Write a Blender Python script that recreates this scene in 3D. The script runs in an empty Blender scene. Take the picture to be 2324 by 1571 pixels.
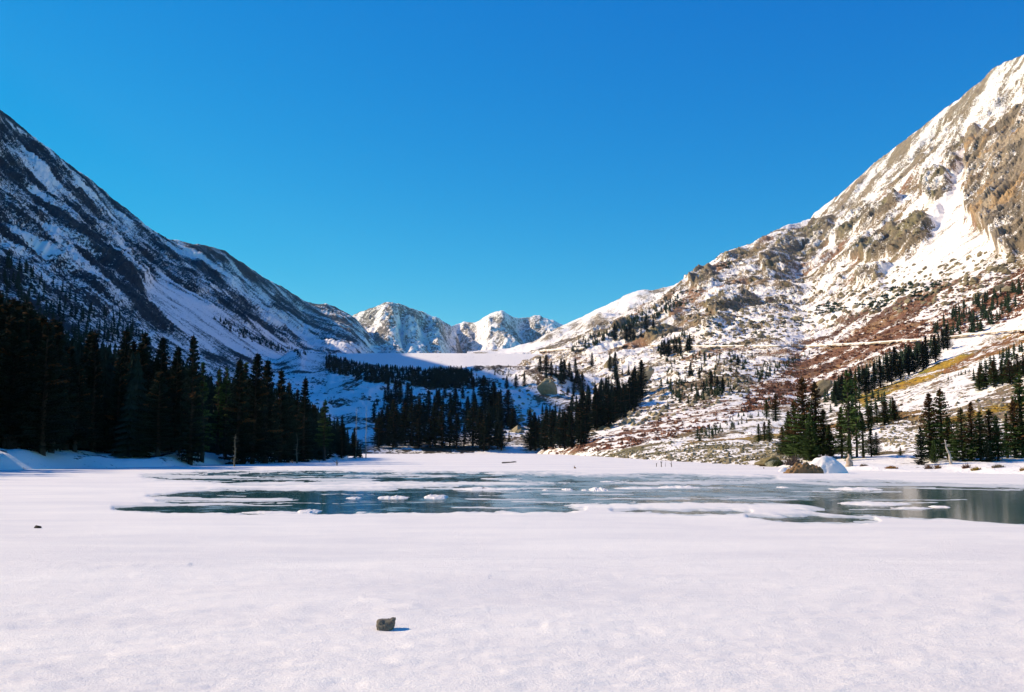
import bpy, math, random
import numpy as np
from mathutils import Vector, Matrix

# ------------------------------------------------------------------ camera, sky, sun
S = bpy.context.scene
FPX, CX, CY, HOR = 2259.0, 1162.0, 785.5, 1019.8      # focal length / centre / horizon of a 2324 px wide frame
PITCH = math.atan((HOR - CY) / FPX)
CAMZ = 1.6
cam_data = bpy.data.cameras.new('camera')
cam = bpy.data.objects.new('camera', cam_data)
S.collection.objects.link(cam)
cam.location = (0, 0, CAMZ)
cam.rotation_euler = (math.radians(90) + PITCH, 0, 0)
cam_data.sensor_width = 36.0
cam_data.lens = 36.0 * FPX / 2324.0
cam_data.clip_start = 0.1
cam_data.clip_end = 40000
S.camera = cam

SUN_EL = math.radians(32.0)
SUN_AZ = math.radians(15.0)                             # ahead of due left
sdir = Vector((-math.cos(SUN_AZ) * math.cos(SUN_EL), math.sin(SUN_AZ) * math.cos(SUN_EL), math.sin(SUN_EL)))
world = bpy.data.worlds.new('World')
S.world = world
world.use_nodes = True
wn = world.node_tree
for n in list(wn.nodes):
    wn.nodes.remove(n)
sky = wn.nodes.new('ShaderNodeTexSky')
sky.sky_type = 'NISHITA'
sky.sun_disc = False
sky.sun_elevation = SUN_EL
sky.sun_rotation = math.atan2(sdir.x, sdir.y)
sky.altitude = 3500
sky.air_density = 1.0
sky.dust_density = 0.2
sky.ozone_density = 4.0
hs = wn.nodes.new('ShaderNodeHueSaturation')
hs.inputs['Saturation'].default_value = 1.30
hs.inputs['Value'].default_value = 1.14
hs.inputs['Hue'].default_value = 0.496
bg = wn.nodes.new('ShaderNodeBackground')
bg.inputs['Strength'].default_value = 0.15
wo = wn.nodes.new('ShaderNodeOutputWorld')
wn.links.new(sky.outputs[0], hs.inputs['Color'])
tn = wn.nodes.new('ShaderNodeMix'); tn.data_type = 'RGBA'; tn.blend_type = 'MULTIPLY'
tn.inputs[0].default_value = 1.0; tn.inputs[7].default_value = (.86, .97, .93, 1)
wn.links.new(hs.outputs[0], tn.inputs[6])
# film-like response of the blue sky: deeper red absorption, flatter blue
sp = wn.nodes.new('ShaderNodeSeparateColor'); cb = wn.nodes.new('ShaderNodeCombineColor')
wn.links.new(tn.outputs[2], sp.inputs[0])
def wmath(op, a, b):
    n = wn.nodes.new('ShaderNodeMath'); n.operation = op
    wn.links.new(a, n.inputs[0]); n.inputs[1].default_value = b
    return n.outputs[0]
wn.links.new(wmath('MINIMUM', wmath('MULTIPLY', wmath('POWER', sp.outputs[0], 1.5), 1.05), 2.5), cb.inputs[0])
wn.links.new(sp.outputs[1], cb.inputs[1])
wn.links.new(wmath('MULTIPLY', wmath('POWER', sp.outputs[2], .42), 2.15), cb.inputs[2])
wn.links.new(cb.outputs[0], bg.inputs['Color'])
wn.links.new(bg.outputs[0], wo.inputs['Surface'])

sun_data = bpy.data.lights.new('sun', 'SUN')
sun = bpy.data.objects.new('sun', sun_data)
S.collection.objects.link(sun)
sun_data.energy = 5.0
sun_data.angle = math.radians(0.53)
sun_data.color = (1.0, 0.85, 0.60)
sun.rotation_euler = sdir.to_track_quat('Z', 'Y').to_euler()
sun.location = (-60, 15, 40)
S.view_settings.view_transform = 'Standard'
S.view_settings.look = 'None'
S.view_settings.exposure = 0.29
S.view_settings.gamma = 1.0
S.cycles.max_bounces = 6
S.cycles.diffuse_bounces = 3
S.cycles.volume_bounces = 0

# ------------------------------------------------------------------ small helpers
rng = random.Random(7)
COL = S.collection

def q_of(x):
    """tangent of the azimuth for a column x of the frame at the horizon"""
    return (x - CX) / FPX * 1.0

CP, SP = math.cos(PITCH), math.sin(PITCH)
def ray(x, y):
    cx = (np.asarray(x, float) - CX) / FPX
    cy = -(np.asarray(y, float) - CY) / FPX
    return cx, CP - cy * SP, SP + cy * CP
def at(x, y, Y):
    rx, ry, rz = ray(x, y)
    k = Y / ry
    return rx * k, Y + 0 * rx, CAMZ + rz * k
def proj(X, Y, Z):
    zz = Z - CAMZ
    d = Y * CP + zz * SP
    u = -Y * SP + zz * CP
    d = np.maximum(d, 1e-3)
    return CX + FPX * X / d, CY - FPX * u / d
def on_lake(x, y, z=0.0):
    rx, ry, rz = ray(x, y)
    k = (z - CAMZ) / rz
    return float(rx * k), float(ry * k)

def hash2(ix, iy, seed):
    h = (ix.astype(np.int64) * 374761393 + iy.astype(np.int64) * 668265263 + seed * 1442695041) & 0xFFFFFFFF
    h = ((h ^ (h >> 13)) * 1274126177) & 0xFFFFFFFF
    h = h ^ (h >> 16)
    return (h & 0xFFFFFF).astype(np.float64) / 0xFFFFFF
def vnoise(x, y, seed=0):
    x0 = np.floor(x); y0 = np.floor(y)
    fx = x - x0; fy = y - y0
    fx = fx * fx * fx * (fx * (fx * 6 - 15) + 10); fy = fy * fy * fy * (fy * (fy * 6 - 15) + 10)
    ix = x0.astype(np.int64); iy = y0.astype(np.int64)
    a = hash2(ix, iy, seed); b = hash2(ix + 1, iy, seed)
    c = hash2(ix, iy + 1, seed); d = hash2(ix + 1, iy + 1, seed)
    return a + (b - a) * fx + (c - a) * fy + (a - b - c + d) * fx * fy
def fbm(x, y, octv=5, pers=0.5, seed=0, ridged=False):
    t = 0; amp = 1.0; tot = 0
    for o in range(octv):
        ca, sa = math.cos(o * 1.1), math.sin(o * 1.1)
        if o == 0: ca, sa = 1, 0
        n = vnoise((x * ca - y * sa) * 2 ** o + 17.3 * o, (x * sa + y * ca) * 2 ** o - 9.1 * o, seed + o * 31)
        if ridged: n = 1 - abs(2 * n - 1)
        t = t + n * amp; tot += amp; amp *= pers
    return t / tot
def fbm_a(u, v, octv=5, pers=0.6, seed=0):
    """anisotropic octaves that keep their direction"""
    t = 0; amp = 1.0; tot = 0
    for o in range(octv):
        t = t + vnoise(u * 2.03 ** o + 5.7 * o, v * 2.03 ** o + 3.1 * o, seed + 37 * o) * amp
        tot += amp; amp *= pers
    return t / tot
def sstep(a, b, x):
    t = np.clip((x - a) / (b - a), 0, 1)
    return t * t * (3 - 2 * t)
def norm01(n, w=0.22):
    """stretch an fbm (mean .5) to roughly uniform 0..1"""
    return 1 / (1 + np.exp(-(n - 0.5) / w * 4))
def interp(x, pts):
    p = sorted(pts)
    return np.interp(x, [a[0] for a in p], [a[1] for a in p])
def poly_sd(px, py, poly):
    """signed distance, positive inside"""
    px = np.asarray(px, float); py = np.asarray(py, float)
    d = np.full(px.shape, 1e18); ins = np.zeros(px.shape, bool)
    n = len(poly)
    for i in range(n):
        ax, ay = poly[i]; bx, by = poly[(i + 1) % n]
        ex, ey = bx - ax, by - ay
        wx, wy = px - ax, py - ay
        t = np.clip((wx * ex + wy * ey) / (ex * ex + ey * ey + 1e-9), 0, 1)
        d = np.minimum(d, (wx - ex * t) ** 2 + (wy - ey * t) ** 2)
        c = (ay > py) != (by > py)
        with np.errstate(divide='ignore', invalid='ignore'):
            xi = ax + (py - ay) / (by - ay if by != ay else 1e-9) * ex
        ins ^= c & (px < xi)
    d = np.sqrt(d)
    return np.where(ins, d, -d)
def gsmooth(a, n):
    k = np.exp(-np.linspace(-2, 2, 2 * n + 1) ** 2); k /= k.sum()
    return np.convolve(np.pad(a, n, mode='edge'), k, 'valid')
def pmask(px, py, poly, soft=12.0):
    """1 inside, fading over soft px at the outline"""
    return sstep(-soft, soft, poly_sd(px, py, poly))
def line_d(px, py, line):
    d = np.full(np.shape(px), 1e18)
    for (ax, ay), (bx, by) in zip(line[:-1], line[1:]):
        ex, ey = bx - ax, by - ay
        t = np.clip(((px - ax) * ex + (py - ay) * ey) / (ex * ex + ey * ey + 1e-9), 0, 1)
        d = np.minimum(d, (px - ax - ex * t) ** 2 + (py - ay - ey * t) ** 2)
    return np.sqrt(d)

# ------------------------------------------------------------------ materials
def new_mat(name):
    m = bpy.data.materials.new(name); m.use_nodes = True
    nt = m.node_tree
    for n in list(nt.nodes): nt.nodes.remove(n)
    out = nt.nodes.new('ShaderNodeOutputMaterial')
    b = nt.nodes.new('ShaderNodeBsdfPrincipled')
    nt.links.new(b.outputs[0], out.inputs['Surface'])
    return m, nt, b
def N(nt, t, **kw):
    n = nt.nodes.new(t)
    for k, v in kw.items(): setattr(n, k, v)
    return n
def noise_node(nt, scale, detail=4, rough=0.6, vec=None, dist=0.0):
    n = N(nt, 'ShaderNodeTexNoise')
    n.inputs['Scale'].default_value = scale; n.inputs['Detail'].default_value = detail
    n.inputs['Roughness'].default_value = rough; n.inputs['Distortion'].default_value = dist
    if vec is not None: nt.links.new(vec, n.inputs['Vector'])
    return n
def mathn(nt, op, a, b=None, clamp=False):
    n = N(nt, 'ShaderNodeMath', operation=op); n.use_clamp = clamp
    for i, v in enumerate((a, b)):
        if v is None: continue
        if isinstance(v, (int, float)): n.inputs[i].default_value = v
        else: nt.links.new(v, n.inputs[i])
    return n.outputs[0]
def maprange(nt, v, a, b, c=0.0, d=1.0):
    n = N(nt, 'ShaderNodeMapRange'); n.clamp = True
    nt.links.new(v, n.inputs['Value'])
    for k, x in zip(('From Min', 'From Max', 'To Min', 'To Max'), (a, b, c, d)): n.inputs[k].default_value = x
    return n.outputs[0]
def mixc(nt, f, a, b, blend='MIX'):
    n = N(nt, 'ShaderNodeMix', data_type='RGBA', blend_type=blend)
    for k, v in ((0, f), (6, a), (7, b)):
        if isinstance(v, (int, float)): n.inputs[k].default_value = v
        elif isinstance(v, tuple): n.inputs[k].default_value = v + ((1.0,) if len(v) == 3 else ())
        else: nt.links.new(v, n.inputs[k])
    return n.outputs[2]
def objvec(nt, scale=None):
    t = N(nt, 'ShaderNodeTexCoord')
    if scale is None: return t.outputs['Object']
    m = N(nt, 'ShaderNodeMapping'); m.inputs['Scale'].default_value = scale
    nt.links.new(t.outputs['Object'], m.inputs['Vector'])
    return m.outputs[0]

SNOW = (0.94, 0.86, 0.81)
def terrain_mat(name, fine, snow=SNOW, bump_d=0.6, jitter=0.55):
    """snow over bare ground: attribute 'bare' says how much is bare, 'ground' its colour; noise breaks the edge"""
    m, nt, b = new_mat(name)
    v = objvec(nt)
    a = N(nt, 'ShaderNodeAttribute', attribute_name='bare').outputs['Fac']
    g = N(nt, 'ShaderNodeAttribute', attribute_name='ground').outputs['Color']
    n0 = noise_node(nt, fine * .22, 5, 0.7, v, .4).outputs['Fac']
    n1 = noise_node(nt, fine, 5, 0.75, v, .3).outputs['Fac']
    n2 = noise_node(nt, fine * 0.31, 5, 0.65, v).outputs['Fac']
    j = mathn(nt, 'ADD', mathn(nt, 'MULTIPLY', mathn(nt, 'SUBTRACT', n1, 0.5), jitter * 4.8), mathn(nt, 'MULTIPLY', mathn(nt, 'SUBTRACT', n0, 0.5), jitter * 2.2))
    f = mathn(nt, 'ADD', a, j)
    f = maprange(nt, f, 0.45, 0.55)
    var = maprange(nt, n2, 0.3, 0.7, 0.62, 1.35)
    var2 = maprange(nt, noise_node(nt, fine * 2.3, 4, 0.7, v).outputs['Fac'], 0.3, 0.7, 0.7, 1.3)
    sc = N(nt, 'ShaderNodeVectorMath', operation='SCALE'); nt.links.new(g, sc.inputs[0])
    nt.links.new(mathn(nt, 'MULTIPLY', var, var2), sc.inputs['Scale'])
    c = mixc(nt, f, snow, sc.outputs[0])
    nt.links.new(c, b.inputs['Base Color'])
    b.inputs['Roughness'].default_value = 0.85
    b.inputs['Specular IOR Level'].default_value = 0.15
    bp = N(nt, 'ShaderNodeBump'); bp.inputs['Strength'].default_value = 0.7
    bp.inputs['Distance'].default_value = bump_d
    h = mathn(nt, 'MULTIPLY', n1, mathn(nt, 'ADD', mathn(nt, 'MULTIPLY', f, 1.0), 0.25))
    nt.links.new(h, bp.inputs['Height']); nt.links.new(bp.outputs[0], b.inputs['Normal'])
    return m

# ------------------------------------------------------------------ mesh builders
def tag(o, label=None, cat=None, group=None, kind=None):
    if label: o['label'] = label
    if cat: o['category'] = cat
    if group: o['group'] = group
    if kind: o['kind'] = kind
    return o
def grid_mesh(name, X, Y, Z, bare=None, ground=None, extra=None, smooth=True, mat=None, kind=None, parent=None):
    n, m = X.shape
    co = np.stack([X, Y, Z], -1).reshape(-1, 3).astype(np.float32)
    idx = np.arange(n * m).reshape(n, m)
    f = np.stack([idx[:-1, :-1], idx[:-1, 1:], idx[1:, 1:], idx[1:, :-1]], -1).reshape(-1, 4).astype(np.int32)
    me = bpy.data.meshes.new(name)
    me.vertices.add(len(co)); me.vertices.foreach_set('co', co.ravel())
    me.loops.add(f.size); me.loops.foreach_set('vertex_index', f.ravel())
    me.polygons.add(len(f))
    me.polygons.foreach_set('loop_start', np.arange(0, f.size, 4, dtype=np.int32))
    me.polygons.foreach_set('use_smooth', np.full(len(f), smooth))
    me.update(calc_edges=True)
    if bare is not None:
        at_ = me.attributes.new('bare', 'FLOAT', 'POINT'); at_.data.foreach_set('value', bare.ravel().astype(np.float32))
    if ground is not None:
        g4 = np.concatenate([ground.reshape(-1, 3), np.ones((n * m, 1))], 1).astype(np.float32)
        at_ = me.attributes.new('ground', 'FLOAT_COLOR', 'POINT'); at_.data.foreach_set('color', g4.ravel())
    for k, vv in (extra or {}).items():
        at_ = me.attributes.new(k, 'FLOAT', 'POINT'); at_.data.foreach_set('value', vv.ravel().astype(np.float32))
    o = bpy.data.objects.new(name, me); COL.objects.link(o)
    if mat: me.materials.append(mat)
    if kind: o['kind'] = kind
    if parent: o.parent = parent
    return o
def tri_mesh(name, co, faces, mats=None, fmat=None, smooth=False, col=None):
    """co (n,3), faces (m,3) arrays -> mesh data; col (n,3) point colour 'tint'"""
    co = np.asarray(co, np.float32); f = np.asarray(faces, np.int32); k = f.shape[1]
    me = bpy.data.meshes.new(name)
    me.vertices.add(len(co)); me.vertices.foreach_set('co', co.ravel())
    me.loops.add(f.size); me.loops.foreach_set('vertex_index', f.ravel())
    me.polygons.add(len(f)); me.polygons.foreach_set('loop_start', np.arange(0, f.size, k, dtype=np.int32))
    me.polygons.foreach_set('use_smooth', np.full(len(f), smooth))
    if fmat is not None: me.polygons.foreach_set('material_index', np.asarray(fmat, np.int32))
    me.update(calc_edges=True)
    if col is not None:
        c4 = np.concatenate([np.asarray(col), np.ones((len(co), 1))], 1).astype(np.float32)
        a = me.attributes.new('tint', 'FLOAT_COLOR', 'POINT'); a.data.foreach_set('color', c4.ravel())
    for mm in (mats or []): me.materials.append(mm)
    return me
def obj(name, me, parent=None):
    o = bpy.data.objects.new(name, me); COL.objects.link(o)
    if parent is not None: o.parent = parent
    return o
# ------------------------------------------------------------------ terrain
ZB = []          # (X,Y,Z) arrays of every ground surface, for standing things on it
def mixg(base, layers):
    """colour layers: list of (mask, colour)"""
    c = base.copy()
    for m_, col in layers:
        c = c * (1 - m_[..., None]) + np.array(col) * m_[..., None]
    return c

mat_left = terrain_mat('left_slope_snow_and_rock', 0.30, jitter=.62)
mat_right = terrain_mat('right_slope_snow_and_rock', 0.42, bump_d=1.8, jitter=.62)
mat_floor = terrain_mat('valley_snow_and_scrub', 0.35)
mat_far = terrain_mat('far_peak_snow_and_rock', 0.07, bump_d=9.0, jitter=1.1)

# ---- left mountain: valley wall running away from us, ridge about 1000 m to the left
SKY_L = [(-400,-90),(-200,82),(-100,162),(0,250),(60,300),(130,350),(210,410),(300,490),(350,525),(380,541),(430,551),(460,557),(480,562),(510,572),(540,592),(600,632),  # heights left of frame raised so shade reaches across the dam
         (660,665),(690,683),(715,689),(740,690),(760,703),(785,728),(805,752),(830,790),(860,830)]
YS_L = [(-400,1440),(-200,1640),(0,1940),(200,2320),(380,2800),(480,3300),(600,3900),(740,4900),(800,5000),(860,5000)]
def shore_x(Y):
    """x of the left shoreline"""
    return interp(Y, [(0,-40),(30,-36.5),(60,-35.5),(75,-38.0),(90,-31.5),(110,-28.5),(128,-26.5),(150,-24.5),(170,-24.5),(180,-26),(188,-33),(206,-60),(260,-75),(330,-85),(400,-110),(9000,-110)])
def z_left(X, Y):
    d = shore_x(Y) - X
    dn = d * (1 + 0 * X) + 1.6 * (fbm(X / 9, Y / 9, 3, .5, 5) - .5) * 3
    bank = .85 * sstep(-0.3, 4.5, dn) * (0.1 + 2.1 * fbm(X / 6, Y / 13, 4, .5, 8))
    dd = np.clip(d, 0, None)
    d2 = np.clip(dd - 12, 0, 98)
    z = .03 * np.clip(dd, 0, 110) + .13 * d2 + .0025 * d2 * d2 + .67 * np.clip(dd - 110, 0, None)
    z = z + bank
    z = np.where(d < 0, -0.4 + 0.0 * d, z) if False else z - 0.6 * sstep(0.5, -1.5, d)
    return z
def floor_z(X, Y):
    b = np.clip(Y - 352, -60, None) * 0.1085
    b = b + 1.1 * sstep(352, 362, Y)
    hum = (fbm(X / 90, Y / 90, 4, .5, 40) - .5) * 26 * sstep(380, 600, Y) * sstep(1480, 1250, Y)
    return b + hum

NC = 620
xf = np.concatenate([np.linspace(-30, 862, 520)])
xo = CX + FPX * np.array([-9, -6, -4.5, -3.5, -3, -2.6, -2.3, -2.05, -1.85, -1.7, -1.56, -1.44, -1.33, -1.23, -1.14, -1.06, -0.99, -0.92, -0.86, -0.80, -0.75, -0.70, -0.66, -0.62, -0.585, -0.56, -0.54])
xc = np.concatenate([xo, xf])
Q = (xc - CX) / FPX * (1.0)                     # x/Y only exact at the horizon: solve with the pitch below
skyy = interp(xc, SKY_L)
ys = interp(xc, YS_L)
infr = xc > -400
ys[infr] = gsmooth(ys[infr], 40)
X1, Y1, Z1 = at(xc, skyy, ys)
Zs1 = Z1.copy(); Zs1[infr] = gsmooth(Z1[infr] / ys[infr], 22) * ys[infr]
Qc = np.where(infr, X1 / ys, Q)
ridge_z_off = lambda Yr: interp(Yr, [(0,180),(100,380),(200,520),(300,600),(560,605),(650,625),(760,682),(1100,705),(1440,700)])  # unseen ridge heights shaped to steer its shadow over valley and lake
ys = np.where(infr, ys, 1000 / np.abs(Q))
zs = np.where(infr, Zs1, ridge_z_off(ys))
zx = np.where(infr, Z1, zs)
y0 = []
for q in Qc:                                    # where each column meets the shoreline
    Yg = np.linspace(8, 500, 2000)
    dd = shore_x(Yg) - q * Yg
    k = np.argmax(dd > 0) if (dd > 0).any() else len(Yg) - 1
    y0.append(max(Yg[k] - 3, 6))
y0 = np.array(y0)
NR = 330
t = np.linspace(0, 1, NR)
tt = np.concatenate([t ** 1.9, 1 + np.array([.012, .03, .06, .1, .16, .25])])[:, None]
Yg = y0[None] + (ys - y0)[None] * tt
Xg = Qc[None] * Yg
zc = z_left(Xg, Yg)
fz = floor_z(Xg, Yg)
k_ = 12.0
zc2 = np.where(Yg > 340, np.logaddexp(zc / k_, fz / k_) * k_ - k_ * 0.0, zc)
w_ = sstep(340, 420, Yg)
zc = zc * (1 - w_) + zc2 * w_
zend = z_left(Qc * ys, ys)
T = np.clip(tt, 0, 1)
zg = zc + (zs - zend)[None] * T ** 3 + (zx - zs)[None] * T ** 14
zg = zg - 40 * sstep(790, 862, xc)[None] - 12 * sstep(340, 420, Yg) * sstep(730, 840, xc)[None]
zg = np.where(tt > 1, zs[None] - (tt - 1) * ys[None] * 0.5, zg)
# relief: ribs and gullies down the fall line (+x), finer with distance band
dshore = shore_x(Yg) - Xg
near = sstep(60, 330, dshore) * sstep(250, 600, Yg)
# shoulder of the left slope that comes down in front of the dam
DXs = CX + FPX * Xg / Yg
LINE = [(430,640),(520,700),(600,752),(690,796),(740,806),(800,818),(870,832)]
zl = at(DXs, interp(DXs, LINE), np.full_like(DXs, 1350.0))[2]
cap = zl - .22 * np.abs(Yg - 1350) - 170 * sstep(690, 470, DXs)
gate = (DXs > 425) & (Yg > 800) & (Yg < 1900)
zs2_ = np.logaddexp(zg / 6, cap / 6) * 6
zg = zg + np.where(gate, zs2_ - zg, 0) * sstep(-30, -12, cap - zg)
DX, DY = proj(Xg, Yg, zg)
APRON = [(318,640),(370,628),(452,680),(560,735),(640,770),(735,800),(745,822),(700,850),(640,830),(600,850),(560,812),(500,790),(450,800),(420,770),(392,742),(345,690)]
APR2 = [(560,850),(640,850),(720,860),(760,880),(740,930),(700,915),(640,880)]
wx = DX + (fbm(Xg / 60, Yg / 60, 4, .55, 71) - .5) * 60
wy = DY + (fbm(Xg / 60, Yg / 60, 4, .55, 72) - .5) * 46
apron = np.maximum(pmask(wx, wy, APRON, 14), pmask(wx, wy, APR2, 20))
rib = fbm_a(Yg / 120 + 0.25 * Xg / 120, Xg / 420, 5, .55, 11) - .5
rid = fbm(Xg / 140, Yg / 190, 6, .55, 19, True) - .5
skyfade = 0.35 + 0.65 * sstep(1.0, 0.93, tt)
# buttress with a hard shadow side (front shoulder) and the dark band below the second ridge
dl = near * (1 - .85 * apron) * skyfade * (rib * 34 + rid * 30 + (fbm(Xg / 26, Yg / 34, 4, .6, 20, True) - .5) * 12)
zg = zg + dl * .8; Xg = Xg + dl * .5
# ---- cover
u = (Yg + 0.35 * Xg); v = (Xg - 0.1 * Yg)
sc = np.clip(Yg / 1400, .35, 2.6)
st = fbm_a(u / 34, v / 170, 6, .68, 21)
iso = fbm(Xg / 55, Yg / 70, 6, .66, 23)
big = fbm_a(u / 170, v / 520, 3, .6, 29)
nz = norm01(st * .5 + iso * .34 + big * .16, .2)
frac = 0.67 + 0.2 * sstep(620, 560, DY) * sstep(300, 0, DX) + .10 * sstep(400, 480, DX) - .12 * sstep(580, 700, DX)
frac = frac + .30 * pmask(wx, wy, [(-40,560),(60,600),(150,640),(230,700),(300,760),(-40,800)], 30)
frac = frac + .30 * pmask(wx, wy, [(270,655),(300,650),(400,740),(380,760),(300,720)], 12)   # buttress
frac = frac + .5 * pmask(wx, wy, [(520,690),(600,735),(690,780),(745,808),(800,815),(850,820),(850,828),(760,822),(690,800),(600,758),(520,706)], 7)
for ln, wd in (([(0,335),(60,370),(120,430),(180,500),(190,520)], 13), ([(0,440),(60,490),(120,560),(170,600)], 12), ([(170,420),(230,470),(300,520)], 8),
               ([(400,560),(470,640),(560,700),(640,745),(720,790)], 11), ([(250,560),(300,610),(320,640)], 10), ([(520,640),(600,700),(680,750),(760,795)], 9),
               ([(430,570),(520,620),(600,680)], 7), ([(0,400),(70,430),(150,490)], 6), ([(0,520),(90,590),(200,660)], 10), ([(30,270),(120,350),(200,440)], 5)):
    frac = frac - .55 * np.exp(-(line_d(wx, wy, ln) / wd) ** 2)
frac = frac * (1 - .97 * apron)
scr = line_d(wx + (fbm(Xg/30, Yg/30, 3, .6, 77)-.5)*30, wy + (fbm(Xg/30, Yg/30, 3, .6, 78)-.5)*24, [(480,722),(540,745),(590,772),(650,790),(690,800)])
frac = frac + .5 * np.exp(-(scr / 9) ** 2)
frac = frac - .45 * sstep(740, 790, DX) * sstep(770, 800, DY) 
frac = np.where(dshore < 60, 0.12, frac)
frac = frac * sstep(25, 90, dshore) + 0.05
bare = np.clip(.5 + (frac - nz) * 1.1, .0, 1)
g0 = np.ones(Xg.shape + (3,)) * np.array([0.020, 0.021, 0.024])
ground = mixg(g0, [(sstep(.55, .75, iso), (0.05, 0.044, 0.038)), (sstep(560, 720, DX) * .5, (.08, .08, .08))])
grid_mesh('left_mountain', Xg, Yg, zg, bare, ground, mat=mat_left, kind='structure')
ZB.append((Xg, Yg, zg))

# ---- valley floor between the lake and the dam
yy = 352 + (1560 - 352) * (np.linspace(0, 1, 230) ** 1.25)
qx = (np.linspace(700, 1420, 420) - CX) / FPX
Yg = np.repeat(yy[:, None], len(qx), 1); Yg[0] -= 3
Xg = Yg * qx[None]
zg = floor_z(Xg, Yg)
zg[0] = -.5
hum2 = fbm(Xg / 28, Yg / 34, 5, .55, 44, True) - .5
zg = zg + hum2 * 7 * sstep(370, 520, Yg) * sstep(1500, 1380, Yg)
def bump(x, y, Y, rx, ry, h):
    bx, by, _ = at(x, y, Y)
    return h * np.exp(-((Xg - bx) / rx) ** 2 - ((Yg - by) / ry) ** 2)
zg = zg - 30 * sstep(-.183, -.203, Xg / Yg)
zg = zg + bump(1235, 900, 760, 34, 60, 22) + bump(1010, 880, 900, 90, 90, 12) + bump(1150, 860, 1050, 60, 70, 8)
DX, DY = proj(Xg, Yg, zg)
wx = DX + (fbm(Xg / 40, Yg / 40, 4, .6, 81) - .5) * 60
wy = DY + (fbm(Xg / 40, Yg / 40, 4, .6, 82) - .5) * 40
nz = norm01(.6 * fbm(Xg / 22, Yg / 26, 6, .66, 45) + .4 * fbm(Xg / 90, Yg / 60, 3, .6, 46), .2)
frac = .2 + .0 * Xg
frac = frac - .1 * sstep(1180, 1300, DX)
frac = frac - .2 * pmask(wx, wy, [(980,880),(1110,900),(1120,925),(980,905)], 12) - .22 * pmask(wx, wy, [(1120,915),(1220,905),(1240,950),(1160,960),(1120,940)], 12)
frac = frac + .22 * pmask(wx, wy, [(840,850),(1000,860),(960,890),(860,885)], 14) + .25 * pmask(wx, wy, [(1070,835),(1200,820),(1210,838),(1075,850)], 8)
frac = frac + .55 * np.exp(-((DY - 1019) / 3.2) ** 2) * sstep(930, 980, DX) * sstep(1190, 1120, DX)
frac = frac + .06 * sstep(1150, 1200, DX)
bare = np.clip(.5 + (frac - nz) * 1.1, 0, 1)
g0 = np.ones(Xg.shape + (3,)) * np.array([0.15, 0.115, 0.075])
n5 = fbm(Xg / 30, Yg / 30, 4, .6, 48)
ground = mixg(g0, [(sstep(.5, .6, n5), (0.10, 0.06, 0.04)), (sstep(1160, 1110, DX), (.075, .06, .045))])
grid_mesh('valley_floor', Xg, Yg, zg, bare, ground, mat=mat_floor, kind='structure')
ZB.append((Xg, Yg, zg))

# ---- far peaks behind the dam
SKY_F = [(560,760),(640,760),(700,745),(760,735),(783,723),(800,716),(825,706),(845,699),(870,690),(890,688),(905,692),(930,700),(955,706),(975,715),(1000,728),(1025,742),(1035,738),(1055,733),(1080,732),(1095,722),
         (1115,711),(1138,704),(1150,712),(1165,719),(1180,722),(1200,721),(1215,717),(1225,718),(1240,725),(1255,728),(1270,735),(1300,745),(1400,752),(1500,760),(1700,770)]
xc = np.linspace(560, 1700, 560)
skyy = interp(xc, SKY_F) + (fbm(xc / 9, xc * 0, 4, .6, 91) - .5) * 5
skb = gsmooth(skyy, 12)
ys = interp(xc, [(560,5600),(760,5600),(890,5300),(1000,5700),(1040,6400),(1138,5900),(1200,6300),(1700,6600)])
ys = gsmooth(ys, 20)
X1, Y1, Z1 = at(xc, skyy, ys); Zb = at(xc, skb, ys)[2]
Qc = X1 / ys
t = np.concatenate([np.linspace(0, 1, 240), 1 + np.array([.01, .03, .07, .12])])[:, None]
yn = 3600.0
Yg = yn + (ys[None] - yn) * t
Xg = Qc[None] * Yg
z0 = 212.0
foot = at(xc, np.full_like(xc, 800.0), np.full_like(xc, yn))[2] - 40
zg = foot[None] + (Zb - foot)[None] * np.clip(t, 0, 1) ** 2.1 + (Z1 - Zb)[None] * np.clip(t, 0, 1) ** 9
zg = np.where(t > 1, Z1[None] - (t - 1) * 3000, zg)
DX, DY = proj(Xg, Yg, zg)
rel = fbm(Xg / 420, Yg / 620, 6, .52, 93, True) - .55
fl = fbm_a(Xg / 210 , Yg / 1200, 4, .6, 94) - .5
hmask = sstep(0.25, .75, t) * sstep(1.0, .9, t) + .12 * (t > .9)
zg = zg + (rel * 130 + fl * 80 + (fbm(Xg / 90, Yg / 130, 4, .6, 95, True) - .5) * 60) * hmask
for (gx, w, amp) in ((905, 9, -85), (950, 11, -60), (1138, 20, 26), (1165, 12, -70), (1190, 9, -30), (985, 12, 40), (1100, 12, 30), (1060, 14, -50), (1035, 12, -90)):
    gxx = gx + (DY - 700) * (0.18 if gx != 1165 else .5) + (fbm(Yg / 200, Xg * 0, 2, .5, int(gx)) - .5) * 20
    zg = zg + amp * np.exp(-((DX - gxx) / w) ** 2) * sstep(.45, .8, t) * sstep(1.0, .93, t)
nz = norm01(.45 * fbm(Xg / 160, Yg / 260, 6, .68, 96) + .55 * fbm_a(Xg / 90, Yg / 700, 5, .65, 97), .2)
frac = .25 * sstep(.35, .72, t) + .12 * sstep(1015, 860, DX) * sstep(.4, .7, t) - .1 * sstep(1040, 1090, DX) + .03
bare = np.clip(.5 + (frac - nz) * 1.1, 0, 1)
g0 = np.ones(Xg.shape + (3,)) * np.array([0.20, 0.165, 0.135])
FARZ = zg.copy()
grid_mesh('far_mountains', Xg, Yg, zg, bare, g0, mat=mat_far, kind='structure')

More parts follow.
